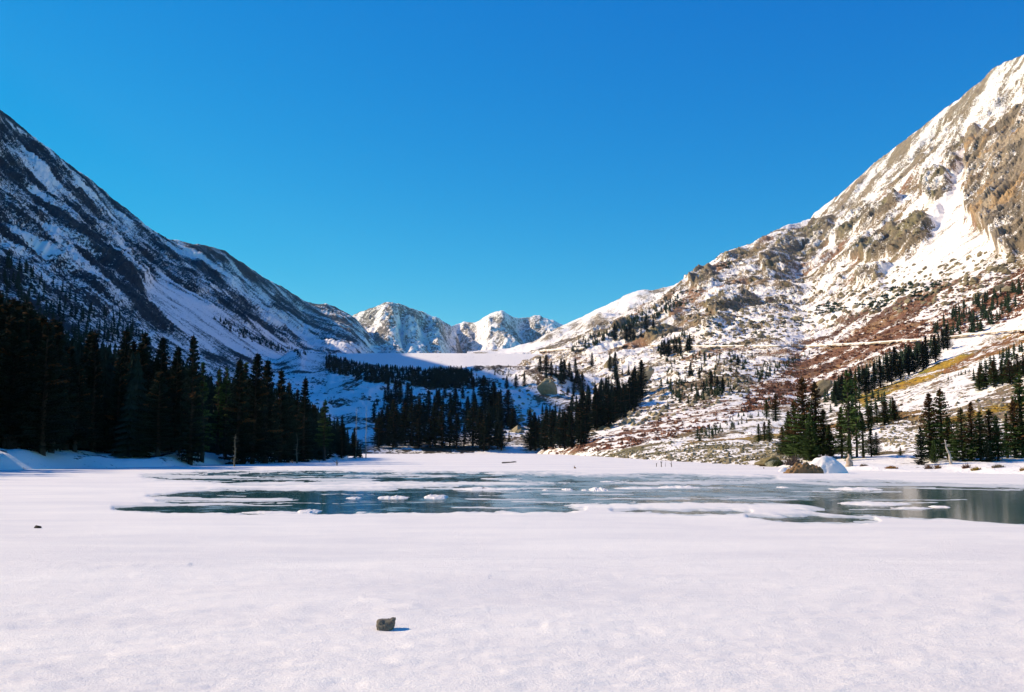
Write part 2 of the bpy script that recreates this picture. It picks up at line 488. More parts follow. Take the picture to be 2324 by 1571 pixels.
# ---- snowy rounded hill at the right behind the spur
SKY_H = [(1060,800),(1150,790),(1210,775),(1240,757),(1270,742),(1310,724),(1345,706),(1370,695),(1400,681),(1425,667),(1445,660),(1465,658),(1480,661),(1500,657),(1530,650),(1600,640),(1700,650)]
xc = np.linspace(1060, 1700, 260)
skyy = gsmooth(interp(xc, SKY_H), 4)
ys = np.full_like(xc, 3100.0)
X1, Y1, Z1 = at(xc, skyy, ys)
t = np.concatenate([np.linspace(0, 1, 150), 1 + np.array([.02, .06, .12])])[:, None]
Yg = 1750 + (ys[None] - 1750) * t
Xg = (X1 / ys)[None] * Yg
ft = at(xc, np.full_like(xc, 812.0), np.full_like(xc, 1750.0))[2] - 15
zg = ft[None] + (Z1 - ft)[None] * np.clip(t, 0, 1) ** 1.5
zg = np.where(t > 1, Z1[None] - (t - 1) * 1500, zg)
zg = zg + (fbm(Xg / 120, Yg / 160, 6, .6, 101) - .5) * 70 * sstep(0, .2, t) * (.25 + .75 * sstep(1.0, .85, t))
DX, DY = proj(Xg, Yg, zg)
nz = norm01(.5 * fbm(Xg / 50, Yg / 70, 6, .68, 103) + .5 * fbm_a((Xg + Yg * .3) / 60, Yg / 200, 5, .65, 104), .2)
frac = .30 + .08 * sstep(745, 790, DY) + .6 * np.exp(-(((DX - 1467) / 22) ** 2 + ((DY - 672) / 14) ** 2))
bare = np.clip(.5 + (frac - nz) * 1.1, 0, 1)
g0 = np.ones(Xg.shape + (3,)) * np.array([0.24, 0.18, 0.12])
grid_mesh('snowy_hill', Xg, Yg, zg, bare, g0, mat=mat_right, kind='structure')
ZB.append((Xg, Yg, zg))

# ---- right mountain
SKY_R = [(1150,850),(1190,815),(1210,800),(1250,786),(1300,768),(1340,752),(1380,731),(1420,708),(1450,695),(1480,680),(1500,668),(1520,655),(1545,640),(1560,628),(1585,611),(1600,604),(1620,592),(1640,577),(1660,570),(1690,562),(1720,548),(1745,533),
         (1765,522),(1790,509),(1815,504),(1838,496),(1850,481),(1870,466),(1900,445),(1950,403),(2000,361),(2045,325),(2090,290),(2110,272),(2150,240),(2180,222),(2215,195),(2235,180),(2250,161),(2290,140),(2324,122),(2420,60),(2700,-60),(3200,-160)]
FOOT_R = [(1150,1029),(1200,1031),(1280,1034),(1400,1042),(1500,1050),(1600,1057),(1700,1064),(1800,1070),(1900,1077),(2000,1081),(2100,1084),(2324,1088),(2700,1105),(3200,1135)]
YS_R = [(1150,1560),(1210,1600),(1350,1750),(1500,1900),(1620,1950),(1750,2150),(1840,2450),(1900,2350),(2000,2200),(2150,1980),(2324,1750),(2700,1300),(3200,950)]
xc = np.concatenate([np.linspace(1150, 2345, 760), np.linspace(2350, 3200, 60)])
skyx = interp(xc, SKY_R) + (fbm(xc / 8, xc * 0, 4, .6, 111) - .5) * 4
skyy = gsmooth(interp(xc, SKY_R), 26)
footy = gsmooth(interp(xc, FOOT_R), 20)
ys = gsmooth(interp(xc, YS_R), 50)
yf = (CAMZ + .25) * FPX / (footy - HOR)
n_r = 540
t = np.concatenate([np.linspace(0, 1, n_r), 1 + np.array([.01, .03, .07, .13])])[:, None]
T = np.clip(t, 0, 1)
e = 1.5
py = footy[None] + (skyy - footy)[None] * T + (skyx - skyy)[None] * T ** 12
Yg = yf[None] + (ys - yf)[None] * T ** e
Yg = np.where(t > 1, ys[None] * t, Yg)
Xg, _, zg = at(np.repeat(xc[None], len(t), 0), py, Yg)
zg = np.where(t > 1, zg - (t - 1) * 1600 - (t>1)*0, zg)
zg[0] -= .5
DX, DY = np.repeat(xc[None], len(t), 0), py.copy()
# shore flat: hummocky low bank
hx = fbm(Xg / 14, Yg / 30, 4, .5, 115) - .5
shore = sstep(0, .02, t) * sstep(.16, .07, t)
zg = zg + shore * hx * 2.2 * sstep(1650, 1850, DX)
wn_ = np.clip(Yg / 40, 3, 60)
wx = DX + (fbm(Xg / 45, Yg / 60, 5, .6, 121) - .5) * 70
wy = DY + (fbm(Xg / 45, Yg / 60, 5, .6, 122) - .5) * 50
CLIFF = [(2600,180),(2324,262),(2290,300),(2255,330),(2214,296),(2200,330),(2196,380),(2205,430),(2194,480),(2215,512),(2240,520),(2252,556),(2268,584),(2300,592),(2330,570),(2600,520)]
GULLY = [(2186,345),(2196,330),(2200,380),(2185,430),(2200,470),(2185,515),(2215,520),(2260,560),(2262,600),(2215,622),(2150,640),(2070,652),(2000,660),(2010,625),(2060,595),(2105,560),(2122,532),(2142,500),(2135,470),(2165,430),(2172,395)]
OUTS = [[(1738,622),(1745,590),(1800,545),(1850,512),(1895,505),(1902,530),(1870,560),(1850,600),(1800,632),(1760,640)],
        [(1930,600),(1945,570),(2000,535),(2060,510),(2100,500),(2128,520),(2120,545),(2090,565),(2040,590),(1990,598)],
        [(1925,520),(1960,480),(2010,462),(2040,452),(2050,470),(2010,500),(1960,530)],
        [(2096,440),(2112,400),(2150,395),(2165,420),(2160,450),(2130,470),(2108,462)],
        [(2152,500),(2155,470),(2175,448),(2192,470),(2182,500),(2160,515)],
        [(2155,400),(2160,350),(2185,318),(2195,330),(2190,370),(2175,400)],
        [(1640,590),(1660,568),(1700,560),(1690,580),(1650,600)],
        [(1580,660),(1600,640),(1630,625),(1640,640),(1620,660),(1595,668)],
        [(1610,700),(1650,680),(1700,668),(1720,685),(1680,705),(1640,720)],
        [(1560,650),(1600,615),(1625,600),(1618,620),(1585,655)],
        [(1860,545),(1905,520),(1940,505),(1935,530),(1890,560)],
        [(1600,760),(1640,735),(1670,725),(1660,750),(1620,770)],
        [(1950,640),(1990,625),(2020,612),(2000,640),(1960,655)],
        [(1215,790),(1300,765),(1380,745),(1500,748),(1560,760),(1500,772),(1300,784),(1210,800)]]
RUST = [(2700,480),(2450,560),(2324,600),(2250,625),(2200,645),(2130,655),(2060,685),(1980,712),(1900,745),(1850,770),(1810,790),(1760,845),(1700,880),(1686,900),(1690,935),(1760,925),(1830,905),(1880,870),(1930,840),(2020,800),(2100,790),(2140,775),(2200,755),(2324,715),(2450,660),(2700,560)]
RUST2 = [(1230,1022),(1300,1005),(1400,975),(1500,940),(1600,912),(1660,905),(1690,930),(1640,965),(1560,985),(1450,1012),(1330,1026),(1240,1032)]
YEL = [(2700,650),(2450,715),(2324,748),(2240,785),(2170,815),(2090,845),(2000,880),(1940,905),(1960,925),(2040,890),(2120,862),(2200,838),(2250,815),(2324,790),(2450,745),(2700,700)]
YEL2 = [(2500,860),(2324,905),(2230,930),(2140,960),(2110,975),(2190,955),(2260,938),(2324,925),(2500,880)]
YEL3 = [(1560,1004),(1700,990),(1840,968),(1990,940),(2120,925),(2120,945),(1990,965),(1830,992),(1700,1010),(1560,1015)]
TALUS = [(1270,1038),(1400,1022),(1550,1006),(1700,1000),(1830,990),(1870,1000),(1800,1035),(1740,1052),(1600,1056),(1450,1048),(1330,1042)]
cliff = pmask(DX + (wx - DX) * .25, DY + (wy - DY) * .25, CLIFF, 5)
gully = pmask(DX + (wx - DX) * .3, DY + (wy - DY) * .3, GULLY, 8)
outc = np.zeros_like(DX)
for o_ in OUTS:
    outc = np.maximum(outc, pmask(DX + (wx - DX) * .45, DY + (wy - DY) * .45, o_, 7))
outc = outc * (1 - .9 * gully * (outc < 2))
rust = np.maximum(pmask(wx, wy, RUST, 12), .0)
rust2 = pmask(wx, DY + (wy - DY) * .4, RUST2, 8)
yel = np.maximum(np.maximum(pmask(DX, DY + (wy - DY) * .2, YEL, 6), pmask(DX, DY + (wy - DY) * .1, YEL2, 5)), .7 * pmask(DX, DY + (wy - DY) * .15, YEL3, 5))
tal = pmask(DX, DY + (wy - DY) * .15, TALUS, 5)
scree = pmask(wx, wy, [(1850,470),(2324,100),(2700,-100),(2700,150),(2324,270),(2214,290),(2150,350),(2060,410),(1950,470),(1900,500)], 15)
# fall line: down towards the lake and the left
fu = (0.6 * Xg - 0.8 * Yg); fv = (0.8 * Xg + 0.6 * Yg)
upper = sstep(.18, .4, t)
skyf = .2 + .8 * sstep(1.0, .95, t)
rel = fbm_a(fu / 130, fv / 330, 5, .55, 131) - .5
rel2 = fbm(Xg / 90, Yg / 110, 6, .55, 133, True) - .5
amp = np.clip(Yg / 1100, .1, 1.3)
dz = (rel * 34 + rel2 * 20) * upper * amp * (1 - .85 * gully) * (1 - .5 * rust)
slab = np.abs(fbm_a(fu / 34, fv / 110, 5, .6, 137) - .5) * 2
blk = fbm(Xg / 20, Yg / 24, 5, .6, 139, True)
dz = dz + outc * (5 + 15 * slab * amp + 6 * (blk - .5)) * upper
dz = dz + cliff * (8 + 17 * slab + 5 * (blk - .5))
dz = dz + (fbm(Xg / 16, Yg / 20, 4, .6, 140, True) - .5) * 9 * upper * amp * (1 - .9 * gully)
dz = dz + (fbm(Xg / 9, Yg / 14, 5, .55, 141, True) - .5) * 2.4 * sstep(.03, .12, t) * sstep(.45, .25, t) * sstep(60, 220, Yg)
dz = dz + (cliff + .8 * outc) * (fbm(Xg / 9, Yg / 11, 4, .6, 143, True) - .5) * 9 * upper
dz = dz * skyf
zg = zg + dz * .62; Xg = Xg - dz * .55 * upper; Yg = Yg - dz * .5 * upper
ZB.append((Xg, Yg, zg))
# cover
sc_ = np.clip(Yg / 700, .12, 1.5)
s1 = fbm_a(fu / 16, fv / 70, 6, .66, 151)
s2 = fbm(Xg / 26, Yg / 34, 6, .68, 153)
s3 = fbm_a(fu / 90, fv / 400, 4, .6, 155)
# nearer ground: patches smaller and flattened
lo = fbm_a(Yg / 9, Xg / 7, 5, .65, 157)
lw = sstep(420, 180, Yg)
mix_up = (s1 * .42 + s2 * .46 + s3 * .12)
nz = norm01(mix_up * (1 - lw) + lo * lw, .2)
nzs = norm01(s3 * .45 + s1 * .4 + s2 * .15, .17)
nz = nz * (1 - scree) + nzs * scree
frac = .37 + 0 * Xg
frac = frac + .26 * scree
frac = frac + .12 * pmask(wx, wy, [(1560,640),(1840,500),(2100,400),(2150,560),(1900,660),(1700,720),(1400,770),(1380,740)], 30)
frac = frac - .14 * pmask(wx, wy, [(1850,650),(2060,640),(2150,640),(1900,735),(1750,760),(1700,720)], 20)
frac = frac + .50 * cliff + .40 * outc
frac = np.where(frac > .95, .95, frac)
frac = frac + .27 * rust + .12 * rust2
frac = frac + .06 * pmask(wx, wy, [(1500,690),(1900,620),(2050,660),(1800,760),(1500,780)], 20)
frac = frac + .55 * yel
frac = frac * (1 - .93 * gully * (1 - outc * .8))
frac = frac - .12 * pmask(wx, wy, [(1240,1000),(1500,915),(1700,860),(1700,900),(1600,930),(1400,985),(1250,1020)], 12)
frac = frac - .02 * tal
bank = sstep(.075, .04, t) * sstep(1600, 1800, DX)
frac = frac - .26 * bank - .8 * sstep(1024, 1036, DY) * sstep(1780, 1850, DX)
frac = frac - .2 * pmask(wx, wy, [(1540,960),(1700,935),(1740,948),(1600,985)], 8)
for ln, wd in (([(1700,890),(1740,860),(1790,830)], 9), ([(1850,560),(1740,660),(1640,700)], 6), ([(2060,420),(1960,500),(1900,560)], 7),
               ([(2324,640),(2200,690),(2060,740),(1960,770)], 6), ([(2324,830),(2220,880),(2100,905),(1990,925)], 10), ([(2324,800),(2150,870)], 5), ([(1340,700),(1440,665)], 12),
               ([(1930,890),(2010,850)], 6), ([(2100,660),(1900,730),(1780,790)], 7), ([(1560,770),(1700,760),(1800,770)], 12)):
    frac = frac - .5 * np.exp(-(line_d(wx, wy, ln) / wd) ** 2) * (1 - cliff)
bare = np.clip(.5 + (frac - nz) * 1.1, 0, 1)
g0 = np.ones(Xg.shape + (3,)) * np.array([0.235, 0.175, 0.115])
gn = fbm(Xg / 24, Yg / 30, 5, .6, 161); gn2 = fbm(Xg / 60, Yg / 80, 4, .6, 163)
ground = mixg(g0, [(sstep(.5, .62, gn), (.19, .145, .075)), (sstep(.56, .7, gn2), (.27, .155, .10)),
                   (np.clip(cliff, 0, 1), (.36, .29, .215)), (cliff * sstep(.5, .62, gn2), (.40, .27, .15)), (cliff * sstep(.52, .45, gn) * .8, (.24, .205, .165)),
                   (outc * (1 - cliff) * .8, (.27, .225, .16)), (outc * sstep(.5, .6, gn) * .7, (.165, .15, .075)), (outc * sstep(.46, .38, gn) * .7, (.12, .095, .07)),
                   (scree * .7, (.235, .195, .15)), (np.maximum(cliff, outc) * sstep(.30, .08, slab) * .75, (.11, .09, .07)),
                   (rust, (.20, .10, .062)), (rust * sstep(.52, .64, gn), (.27, .16, .085)), (rust * sstep(.46, .38, gn2), (.15, .085, .06)), (rust2 * .9, (.23, .115, .075)),
                   (yel, (.42, .26, .035)), (yel * sstep(.5, .6, gn), (.25, .22, .04)), (yel * sstep(.48, .40, gn2), (.24, .115, .05)),
                   (tal * .85, (.27, .225, .13)), (tal * sstep(.5, .6, gn), (.17, .15, .075))])
ground = ground * np.array([1.14, 1.08, 1.0])
grid_mesh('right_mountain', Xg, Yg, zg, bare, ground, mat=mat_right, kind='structure')
RM = (xc, ys, yf, footy, skyy)

# ---- nearest visible ground point under a place in the view
bx, by, bz = [np.concatenate([a[i].ravel() for a in ZB]) for i in range(3)]
bdx, bdy = proj(bx, by, bz)
CELL = 3.0
ci = np.floor((bdx + 400) / CELL).astype(int); cj = np.floor(bdy / CELL).astype(int)
NI, NJ = 1100, 420
ok = (ci >= 0) & (ci < NI) & (cj >= 0) & (cj < NJ)
key = np.where(ok, ci * NJ + cj, 0)
order = np.argsort(-by, kind='stable'); order = order[ok[order]]
ZBUF = np.full(NI * NJ, -1, np.int64)
ZBUF[key[order]] = order
def ground(x, y):
    i = int((x + 400) // CELL); j = int(y // CELL)
    for r in range(0, 9):
        for di, dj in ([(0, 0)] if r == 0 else [(0, r), (0, -r), (1, r), (-1, r), (1, 0), (-1, 0), (r, 0), (-r, 0)]):
            a, b = i + di, j + dj
            if 0 <= a < NI and 0 <= b < NJ and ZBUF[a * NJ + b] >= 0:
                k = ZBUF[a * NJ + b]
                return Vector((bx[k], by[k], bz[k]))
    return None

# ---- dam: long level crest across the head of the valley, smooth snow-covered face
m, nt, b = new_mat('dam_snow_face')
v = objvec(nt, (.02, .02, .05))
n1 = noise_node(nt, 9, 6, .7, v).outputs['Fac']
nt.links.new(mixc(nt, maprange(nt, n1, .62, .70), SNOW, (.35, .28, .22)), b.inputs['Base Color'])
b.inputs['Roughness'].default_value = .9
mat_dam = m
m, nt, b = new_mat('dam_bare_crest')
b.inputs['Base Color'].default_value = (.25, .19, .13, 1); b.inputs['Roughness'].default_value = .95
mat_crest = m
xs = np.linspace(-345, 46, 160)
prof = [(1392, -34), (1420, -26.0), (1450, -16.5), (1480, -7.5), (1503, -.4), (1505, 0), (1513, 0), (1514, -1.0), (1600, -40)]
zt = float(at(1000, 803.0, 1505)[2])
XX, PY = np.meshgrid(xs, [p[0] for p in prof]); ZZ = np.repeat(np.array([p[1] for p in prof])[:, None], len(xs), 1) + zt
ZZ = ZZ + np.where((PY < 1500), (fbm(XX / 40, PY / 20, 3, .5, 61) - .5) * 2.5, 0)
PYb = PY + 10 * np.sin(XX / 90.0)
grid_mesh('dam', XX, PYb, ZZ, mat=mat_dam)
dam = bpy.data.objects['dam']
tag(dam, 'long straight snow-covered embankment dam across the head of the valley, half in blue shadow', 'dam')
# ------------------------------------------------------------------ frozen lake: sheet of ice, snow cover lying on it
m, nt, b = new_mat('lake_ice')
v = objvec(nt, (1, .55, 1))
fr = N(nt, 'ShaderNodeAttribute', attribute_name='frost_reflect').outputs['Fac']
n1 = noise_node(nt, .55, 6, .65, v, .6).outputs['Fac']
n2 = noise_node(nt, 2.6, 5, .7, objvec(nt, (.35, 1, 1))).outputs['Fac']
f = mathn(nt, 'ADD', fr, mathn(nt, 'MULTIPLY', mathn(nt, 'SUBTRACT', n1, .5), 2.0))
f = mathn(nt, 'ADD', f, mathn(nt, 'MULTIPLY', mathn(nt, 'SUBTRACT', n2, .5), 1.3))
f = maprange(nt, f, .32, 1.15)
nt.links.new(mixc(nt, f, (.022, .105, .112), (.52, .54, .54)), b.inputs['Base Color'])
nt.links.new(maprange(nt, f, 0, .8, .085, .55), b.inputs['Roughness'])
b.inputs['IOR'].default_value = 1.31; b.inputs['Specular IOR Level'].default_value = .36
bp = N(nt, 'ShaderNodeBump'); bp.inputs['Strength'].default_value = .35; bp.inputs['Distance'].default_value = .012
nt.links.new(n2, bp.inputs['Height']); nt.links.new(bp.outputs[0], b.inputs['Normal'])
mat_ice = m

m, nt, b = new_mat('lake_snow')
v = objvec(nt)
g1 = noise_node(nt, 42, 6, .7, v).outputs['Fac']
g2 = noise_node(nt, 5.5, 5, .6, objvec(nt, (.55, 1, 1))).outputs['Fac']
g3 = noise_node(nt, .5, 5, .6, objvec(nt, (.4, 1, 1)), .8).outputs['Fac']
g4 = noise_node(nt, .16, 6, .7, objvec(nt, (.25, 1, 1)), .6).outputs['Fac']
g3 = mathn(nt, 'ADD', mathn(nt, 'MULTIPLY', g3, .5), mathn(nt, 'MULTIPLY', g4, .5))
c = mixc(nt, maprange(nt, g3, .42, .60), (.845, .765, .735), (.97, .875, .81))
thin = N(nt, 'ShaderNodeAttribute', attribute_name='thin').outputs['Fac']
th = mathn(nt, 'ADD', thin, mathn(nt, 'MULTIPLY', mathn(nt, 'SUBTRACT', noise_node(nt, 1.4, 6, .7, objvec(nt, (.3, 1, 1))).outputs['Fac'], .5), 1.1))
c = mixc(nt, maprange(nt, th, .35, 1.1, 0, .75), c, (.30, .36, .40))
nt.links.new(c, b.inputs['Base Color'])
b.inputs['Roughness'].default_value = .62
b.inputs['Specular IOR Level'].default_value = .3
mp = N(nt, 'ShaderNodeMapping'); mp.inputs['Rotation'].default_value = (0, 0, math.radians(38)); mp.inputs['Scale'].default_value = (1.6, 9.0, 1)
nt.links.new(v, mp.inputs['Vector'])
g5 = noise_node(nt, 1.0, 5, .6, mp.outputs[0], .5).outputs['Fac']
h = mathn(nt, 'ADD', mathn(nt, 'MULTIPLY', g1, .40), mathn(nt, 'ADD', mathn(nt, 'MULTIPLY', g2, .35), mathn(nt, 'MULTIPLY', g5, .85)))
bp = N(nt, 'ShaderNodeBump'); bp.inputs['Strength'].default_value = .62; bp.inputs['Distance'].default_value = .05
nt.links.new(h, bp.inputs['Height']); nt.links.new(bp.outputs[0], b.inputs['Normal'])
mat_snow = m

ICE_IN = [  # open ice seen between the snow
    [(330,1083),(450,1075),(640,1073),(860,1073),(1080,1075),(1280,1080),(1560,1082),(1760,1086),(1560,1091),(1330,1093),(1130,1094),(980,1093),(800,1094),(620,1097),(540,1101),(500,1093),(420,1088)],
    [(470,1113),(560,1108),(720,1107),(860,1112),(900,1105),(1120,1105),(1150,1099),(1300,1097),(1600,1095),(1800,1097),(2000,1098),(2130,1104),(2560,1112),(2760,1150),(2600,1192),(2260,1189),(2180,1182),(2060,1177),(1930,1172),(1830,1160),(1780,1150),(1640,1143),(1480,1142),(1330,1144),(1276,1152),(1330,1159),(1300,1163),(1100,1162),(900,1161),(700,1163),(500,1164),(340,1162),(262,1156),(330,1149),(420,1142),(350,1137),(400,1124),(340,1128),(430,1116)],
    [(1400,1161),(1560,1159),(1700,1163),(1640,1168),(1500,1166)],
    [(1700,1174),(1860,1176),(1990,1184),(1960,1189),(1780,1184)],
]
BARS = [    # snow lying in long tongues on the ice
    ([(-50,1110),(330,1107),(560,1106),(700,1108),(855,1110)], 4.2), ([(300,1133),(420,1132),(540,1133),(635,1134)], 3.0), ([(330,1148),(420,1147),(520,1144)], 2.6),
    ([(500,1099),(620,1097),(760,1096),(900,1096),(1160,1098)], 3.6), ([(560,1089),(700,1088),(820,1089)], 2.0), ([(200,1079),(400,1080),(520,1081),(400,1084)], 2.4),
    ([(1120,1087),(1180,1086)], 1.6), ([(880,1078),(1000,1079)], 1.5), ([(1460,1097),(1700,1094),(1900,1099),(2340,1105)], 2.6), ([(1400,1153),(1540,1149),(1700,1150),(1760,1154)], 8),
    ([(1980,1186),(2340,1196)], 3),
]
_r = random.Random(3)
for _i in range(60):
    _x = _r.uniform(330, 2250); _y = _r.uniform(1077, 1158 if _x < 1250 or _x > 1900 else 1138) ; _w = _r.uniform(25, 130)
    BARS.append(([(_x - _w, _y + _r.uniform(-1.5, 1.5)), (_x, _y), (_x + _w, _y + _r.uniform(-1.5, 1.5))], _r.uniform(.35, 1.15)))
rows = np.concatenate([np.linspace(1027, 1068, 46), np.linspace(1069, 1200, 190), np.linspace(1202, 1290, 55), np.linspace(1293, 1600, 120), np.array([1640, 1750, 1950, 2300, 3000, 5000])])
cols = np.concatenate([np.array([-2500, -1500, -900, -500, -300, -180, -100, -60]), np.linspace(-30, 2354, 640), np.linspace(2362, 2850, 70), np.array([3000, 3500, 4500])])
DXg, DYg = np.meshgrid(cols, rows)
# the sheet follows the lake plane: world positions from the level surface z = 0
Yl = CAMZ * FPX / (DYg - HOR)
Xl = Yl * (DXg - CX) / FPX
sx, sy = proj(Xl, Yl, 0 * Xl)
asp = np.clip(Yl / 45, .2, 3)
wob = (fbm(Xl / 3.2, Yl / 9, 5, .6, 201) - .5)
wob2 = (fbm(Xl / .9, Yl / 2.4, 4, .6, 203) - .5)
wob3 = (fbm(Xl / .30, Yl / .8, 4, .65, 205) - .5)
edge = wob * 15 + wob2 * 9 + wob3 * 8
f = np.full(sx.shape, -1e9)
for p in ICE_IN:
    f = np.maximum(f, poly_sd(sx + wob * 60, (sy + edge) * 1.0, p))
open_ = f + 1.0
for ln, w in BARS:
    d = line_d((sx + wob2 * 60) * .07, sy + edge * .35, [(a * .07, b_) for a, b_ in ln])
    open_ = np.minimum(open_, (d - w * (.1 + 1.7 * fbm(Xl / 1.6, Yl / 20, 4, .65, 207))) * 1.0)
inlake = sstep(1069, 1075, sy + wob * 5) * 0 + 1
k = np.tanh(-open_ / 2.6)
thick = .024 * k
base = .03 + (fbm(Xl / 3.5, Yl / 5, 5, .5, 211) - .5) * .05 + (fbm_a(Yl / .9 + Xl / 6, Xl / 3.2, 4, .55, 213) - .5) * .030 * sstep(20, 12, Yl)
base = base + (fbm(Xl / .35, Yl / .28, 3, .5, 217) - .5) * .026 * sstep(16, 9, Yl) + (fbm(Xl / .13, Yl / .12, 2, .5, 219) - .5) * .012 * sstep(11, 6, Yl)
# low wind drifts
for ln, w, hh in (([(-50,1297),(130,1299),(240,1296),(420,1290)], 5, .010), ([(300,1318),(560,1322),(760,1312),(1100,1318)], 5, .008), ([(1150,1298),(1400,1312),(1600,1328),(1800,1342),(2000,1355),(2400,1372)], 6, .012),
                  ([(820,1366),(870,1378),(960,1396),(1100,1400)], 6, .012), ([(1400,1318),(1620,1322)], 4, .007), ([(1240,1440),(1700,1478),(2000,1515),(2400,1545)], 14, .014)):
    base = base + hh * np.exp(-(line_d(sx + wob * 60, sy + wob2 * 18, ln) / w) ** 2) * np.clip(3 * fbm(Xl / .5, Yl / .8, 4, .6, 223) - 1, 0, 1.4)
zs_ = np.where(open_ > -14, np.minimum(thick + np.clip(base, 0, 1) * sstep(1, -10, open_), .25), thick + np.clip(base, .004, 1))
thin_ = sstep(-7, 0, open_) * .75 + .25 * pmask(sx + wob * 80, sy + edge, [(1500,1160),(1900,1168),(2350,1200),(2350,1250),(1900,1215),(1500,1180)], 10) + .2 * pmask(sx + wob * 80, sy + edge, [(100,1150),(500,1165),(400,1200),(0,1200)], 14) + .12 * sstep(1180, 1120, sy)
thin_ = thin_ + .25 * pmask(sx + wob * 80, sy + edge, [(1100,1068),(2350,1090),(2350,1106),(1700,1097),(1100,1082)], 4) + .3 * np.exp(-((sy + wob * 4 - 1058) / 2.0) ** 2) * sstep(1150, 1400, sx)
grid_mesh('lake_snow', Xl, Yl, zs_, extra={'thin': np.clip(thin_, 0, 1)}, mat=mat_snow, kind='structure')
rI = np.linspace(1062, 1215, 150); cI = np.linspace(-60, 2900, 340)
A, B = np.meshgrid(cI, rI)
YI = CAMZ * FPX / (B - HOR); XI = YI * (A - CX) / FPX
ax_, ay_ = proj(XI, YI, 0 * XI)
w1 = fbm(XI / 3.2, YI / 9, 4, .6, 201) - .5
fr_ = .26 + .34 * pmask(ax_ + w1 * 120, ay_ + w1 * 10, [(1170,1070),(2350,1085),(2350,1100),(1950,1103),(1800,1140),(1500,1142),(1230,1150),(1130,1165),(1110,1110)], 14)  # centre-right frost also imitates pale reflections of sunlit snow
fr_ = fr_ + .18 * sstep(1092, 1080, ay_) - .22 * pmask(ax_, ay_, [(2040,1108),(2350,1108),(2350,1190),(2100,1180)], 8)
fr_ = fr_ + .35 * np.exp(-((ax_ - 1960) / 40) ** 2) * .5
grid_mesh('lake_ice', XI, YI, 0 * XI, extra={'frost_reflect': fr_}, mat=mat_ice, kind='structure')

# wide snow ground under and behind everything, so the sheet has no hole from another place
m, nt, b = new_mat('plain_snow')
b.inputs['Base Color'].default_value = (.86, .82, .84, 1); b.inputs['Roughness'].default_value = .8
me = tri_mesh('lake_bed', [(-3500, -1500, -.9), (3500, -1500, -.9), (3500, 7800, -.9), (-3500, 7800, -.9)], [(0, 1, 2, 3)], [m])
o = obj('ground', me); tag(o, kind='structure')
xs = np.linspace(-160, 160, 60); ysn = np.linspace(-220, 1.05, 60)
XX, YY = np.meshgrid(xs, ysn)
o = grid_mesh('lake_snow', XX, YY, .018 + (fbm(XX / 6, YY / 6, 4, .5, 231) - .5) * .04, extra={'thin': 0 * XX}, mat=mat_snow, kind='structure')

# thin mountain air between here and the far peaks
hz = bpy.data.materials.new('air'); hz.use_nodes = True; hn = hz.node_tree
for n in list(hn.nodes): hn.nodes.remove(n)
ho = hn.nodes.new('ShaderNodeOutputMaterial'); pv = hn.nodes.new('ShaderNodeVolumePrincipled')
pv.inputs['Color'].default_value = (.45, .72, 1.0, 1); pv.inputs['Density'].default_value = 2.2e-5; pv.inputs['Anisotropy'].default_value = .1
hn.links.new(pv.outputs[0], ho.inputs['Volume'])
HZ_TOP = max(float(a.max()) for _, _, a in ZB + [(0, 0, FARZ)]) + 15
x0, x1, y0_, y1_, z0_, z1_ = -3600, 3600, -1600, 7900, -2.0, HZ_TOP
hv = [(x0, y0_, z0_), (x1, y0_, z0_), (x1, y1_, z0_), (x0, y1_, z0_), (x0, y0_, z1_), (x1, y0_, z1_), (x1, y1_, z1_), (x0, y1_, z1_)]
hf = [(0, 3, 2, 1), (4, 5, 6, 7), (0, 1, 5, 4), (1, 2, 6, 5), (2, 3, 7, 6), (3, 0, 4, 7)]
o = obj('haze', tri_mesh('haze', hv, hf, [hz])); o['kind'] = 'stuff'
# ------------------------------------------------------------------ vegetation
def tint_mat(name, rough=.9, spec=.1, nscale=3.0, lo=.7, hi=1.35, trans=0.0):
    m, nt, b = new_mat(name)
    a = N(nt, 'ShaderNodeAttribute', attribute_name='tint').outputs['Color']
    nn = noise_node(nt, nscale, 3, .6, objvec(nt)).outputs['Fac']
    oi = N(nt, 'ShaderNodeObjectInfo').outputs['Random']
    k = mathn(nt, 'MULTIPLY', maprange(nt, nn, .3, .7, lo, hi), maprange(nt, oi, 0, 1, .75, 1.25))
    sc = N(nt, 'ShaderNodeVectorMath', operation='SCALE'); nt.links.new(a, sc.inputs[0]); nt.links.new(k, sc.inputs['Scale'])
    nt.links.new(sc.outputs[0], b.inputs['Base Color'])
    b.inputs['Roughness'].default_value = rough; b.inputs['Specular IOR Level'].default_value = spec
    return m
mat_needle = tint_mat('spruce_needles', nscale=2.2)
mat_bark = tint_mat('bark', nscale=6)
mat_rock = tint_mat('boulder_stone', nscale=4, lo=.6, hi=1.4)
mat_shrub = tint_mat('shrub_twigs', nscale=.8)

def tube(pts, radii, sides=6):
    """tapered tube along points -> (verts, tris)"""
    pts = [Vector(p) for p in pts]; V = []; F = []
    for i, (p, r) in enumerate(zip(pts, radii)):
        dirv = (pts[min(i + 1, len(pts) - 1)] - pts[max(i - 1, 0)]).normalized()
        a = dirv.orthogonal().normalized(); b2 = dirv.cross(a)
        for k in range(sides):
            an = 2 * math.pi * k / sides
            V.append(p + a * math.cos(an) * r + b2 * math.sin(an) * r)
    for i in range(len(pts) - 1):
        for k in range(sides):
            a0 = i * sides + k; a1 = i * sides + (k + 1) % sides
            F += [(a0, a1, a1 + sides), (a0, a1 + sides, a0 + sides)]
    V.append(pts[-1]); e_ = len(V) - 1; o_ = (len(pts) - 1) * sides
    for k in range(sides): F.append((o_ + k, o_ + (k + 1) % sides, e_))
    return [tuple(v) for v in V], F

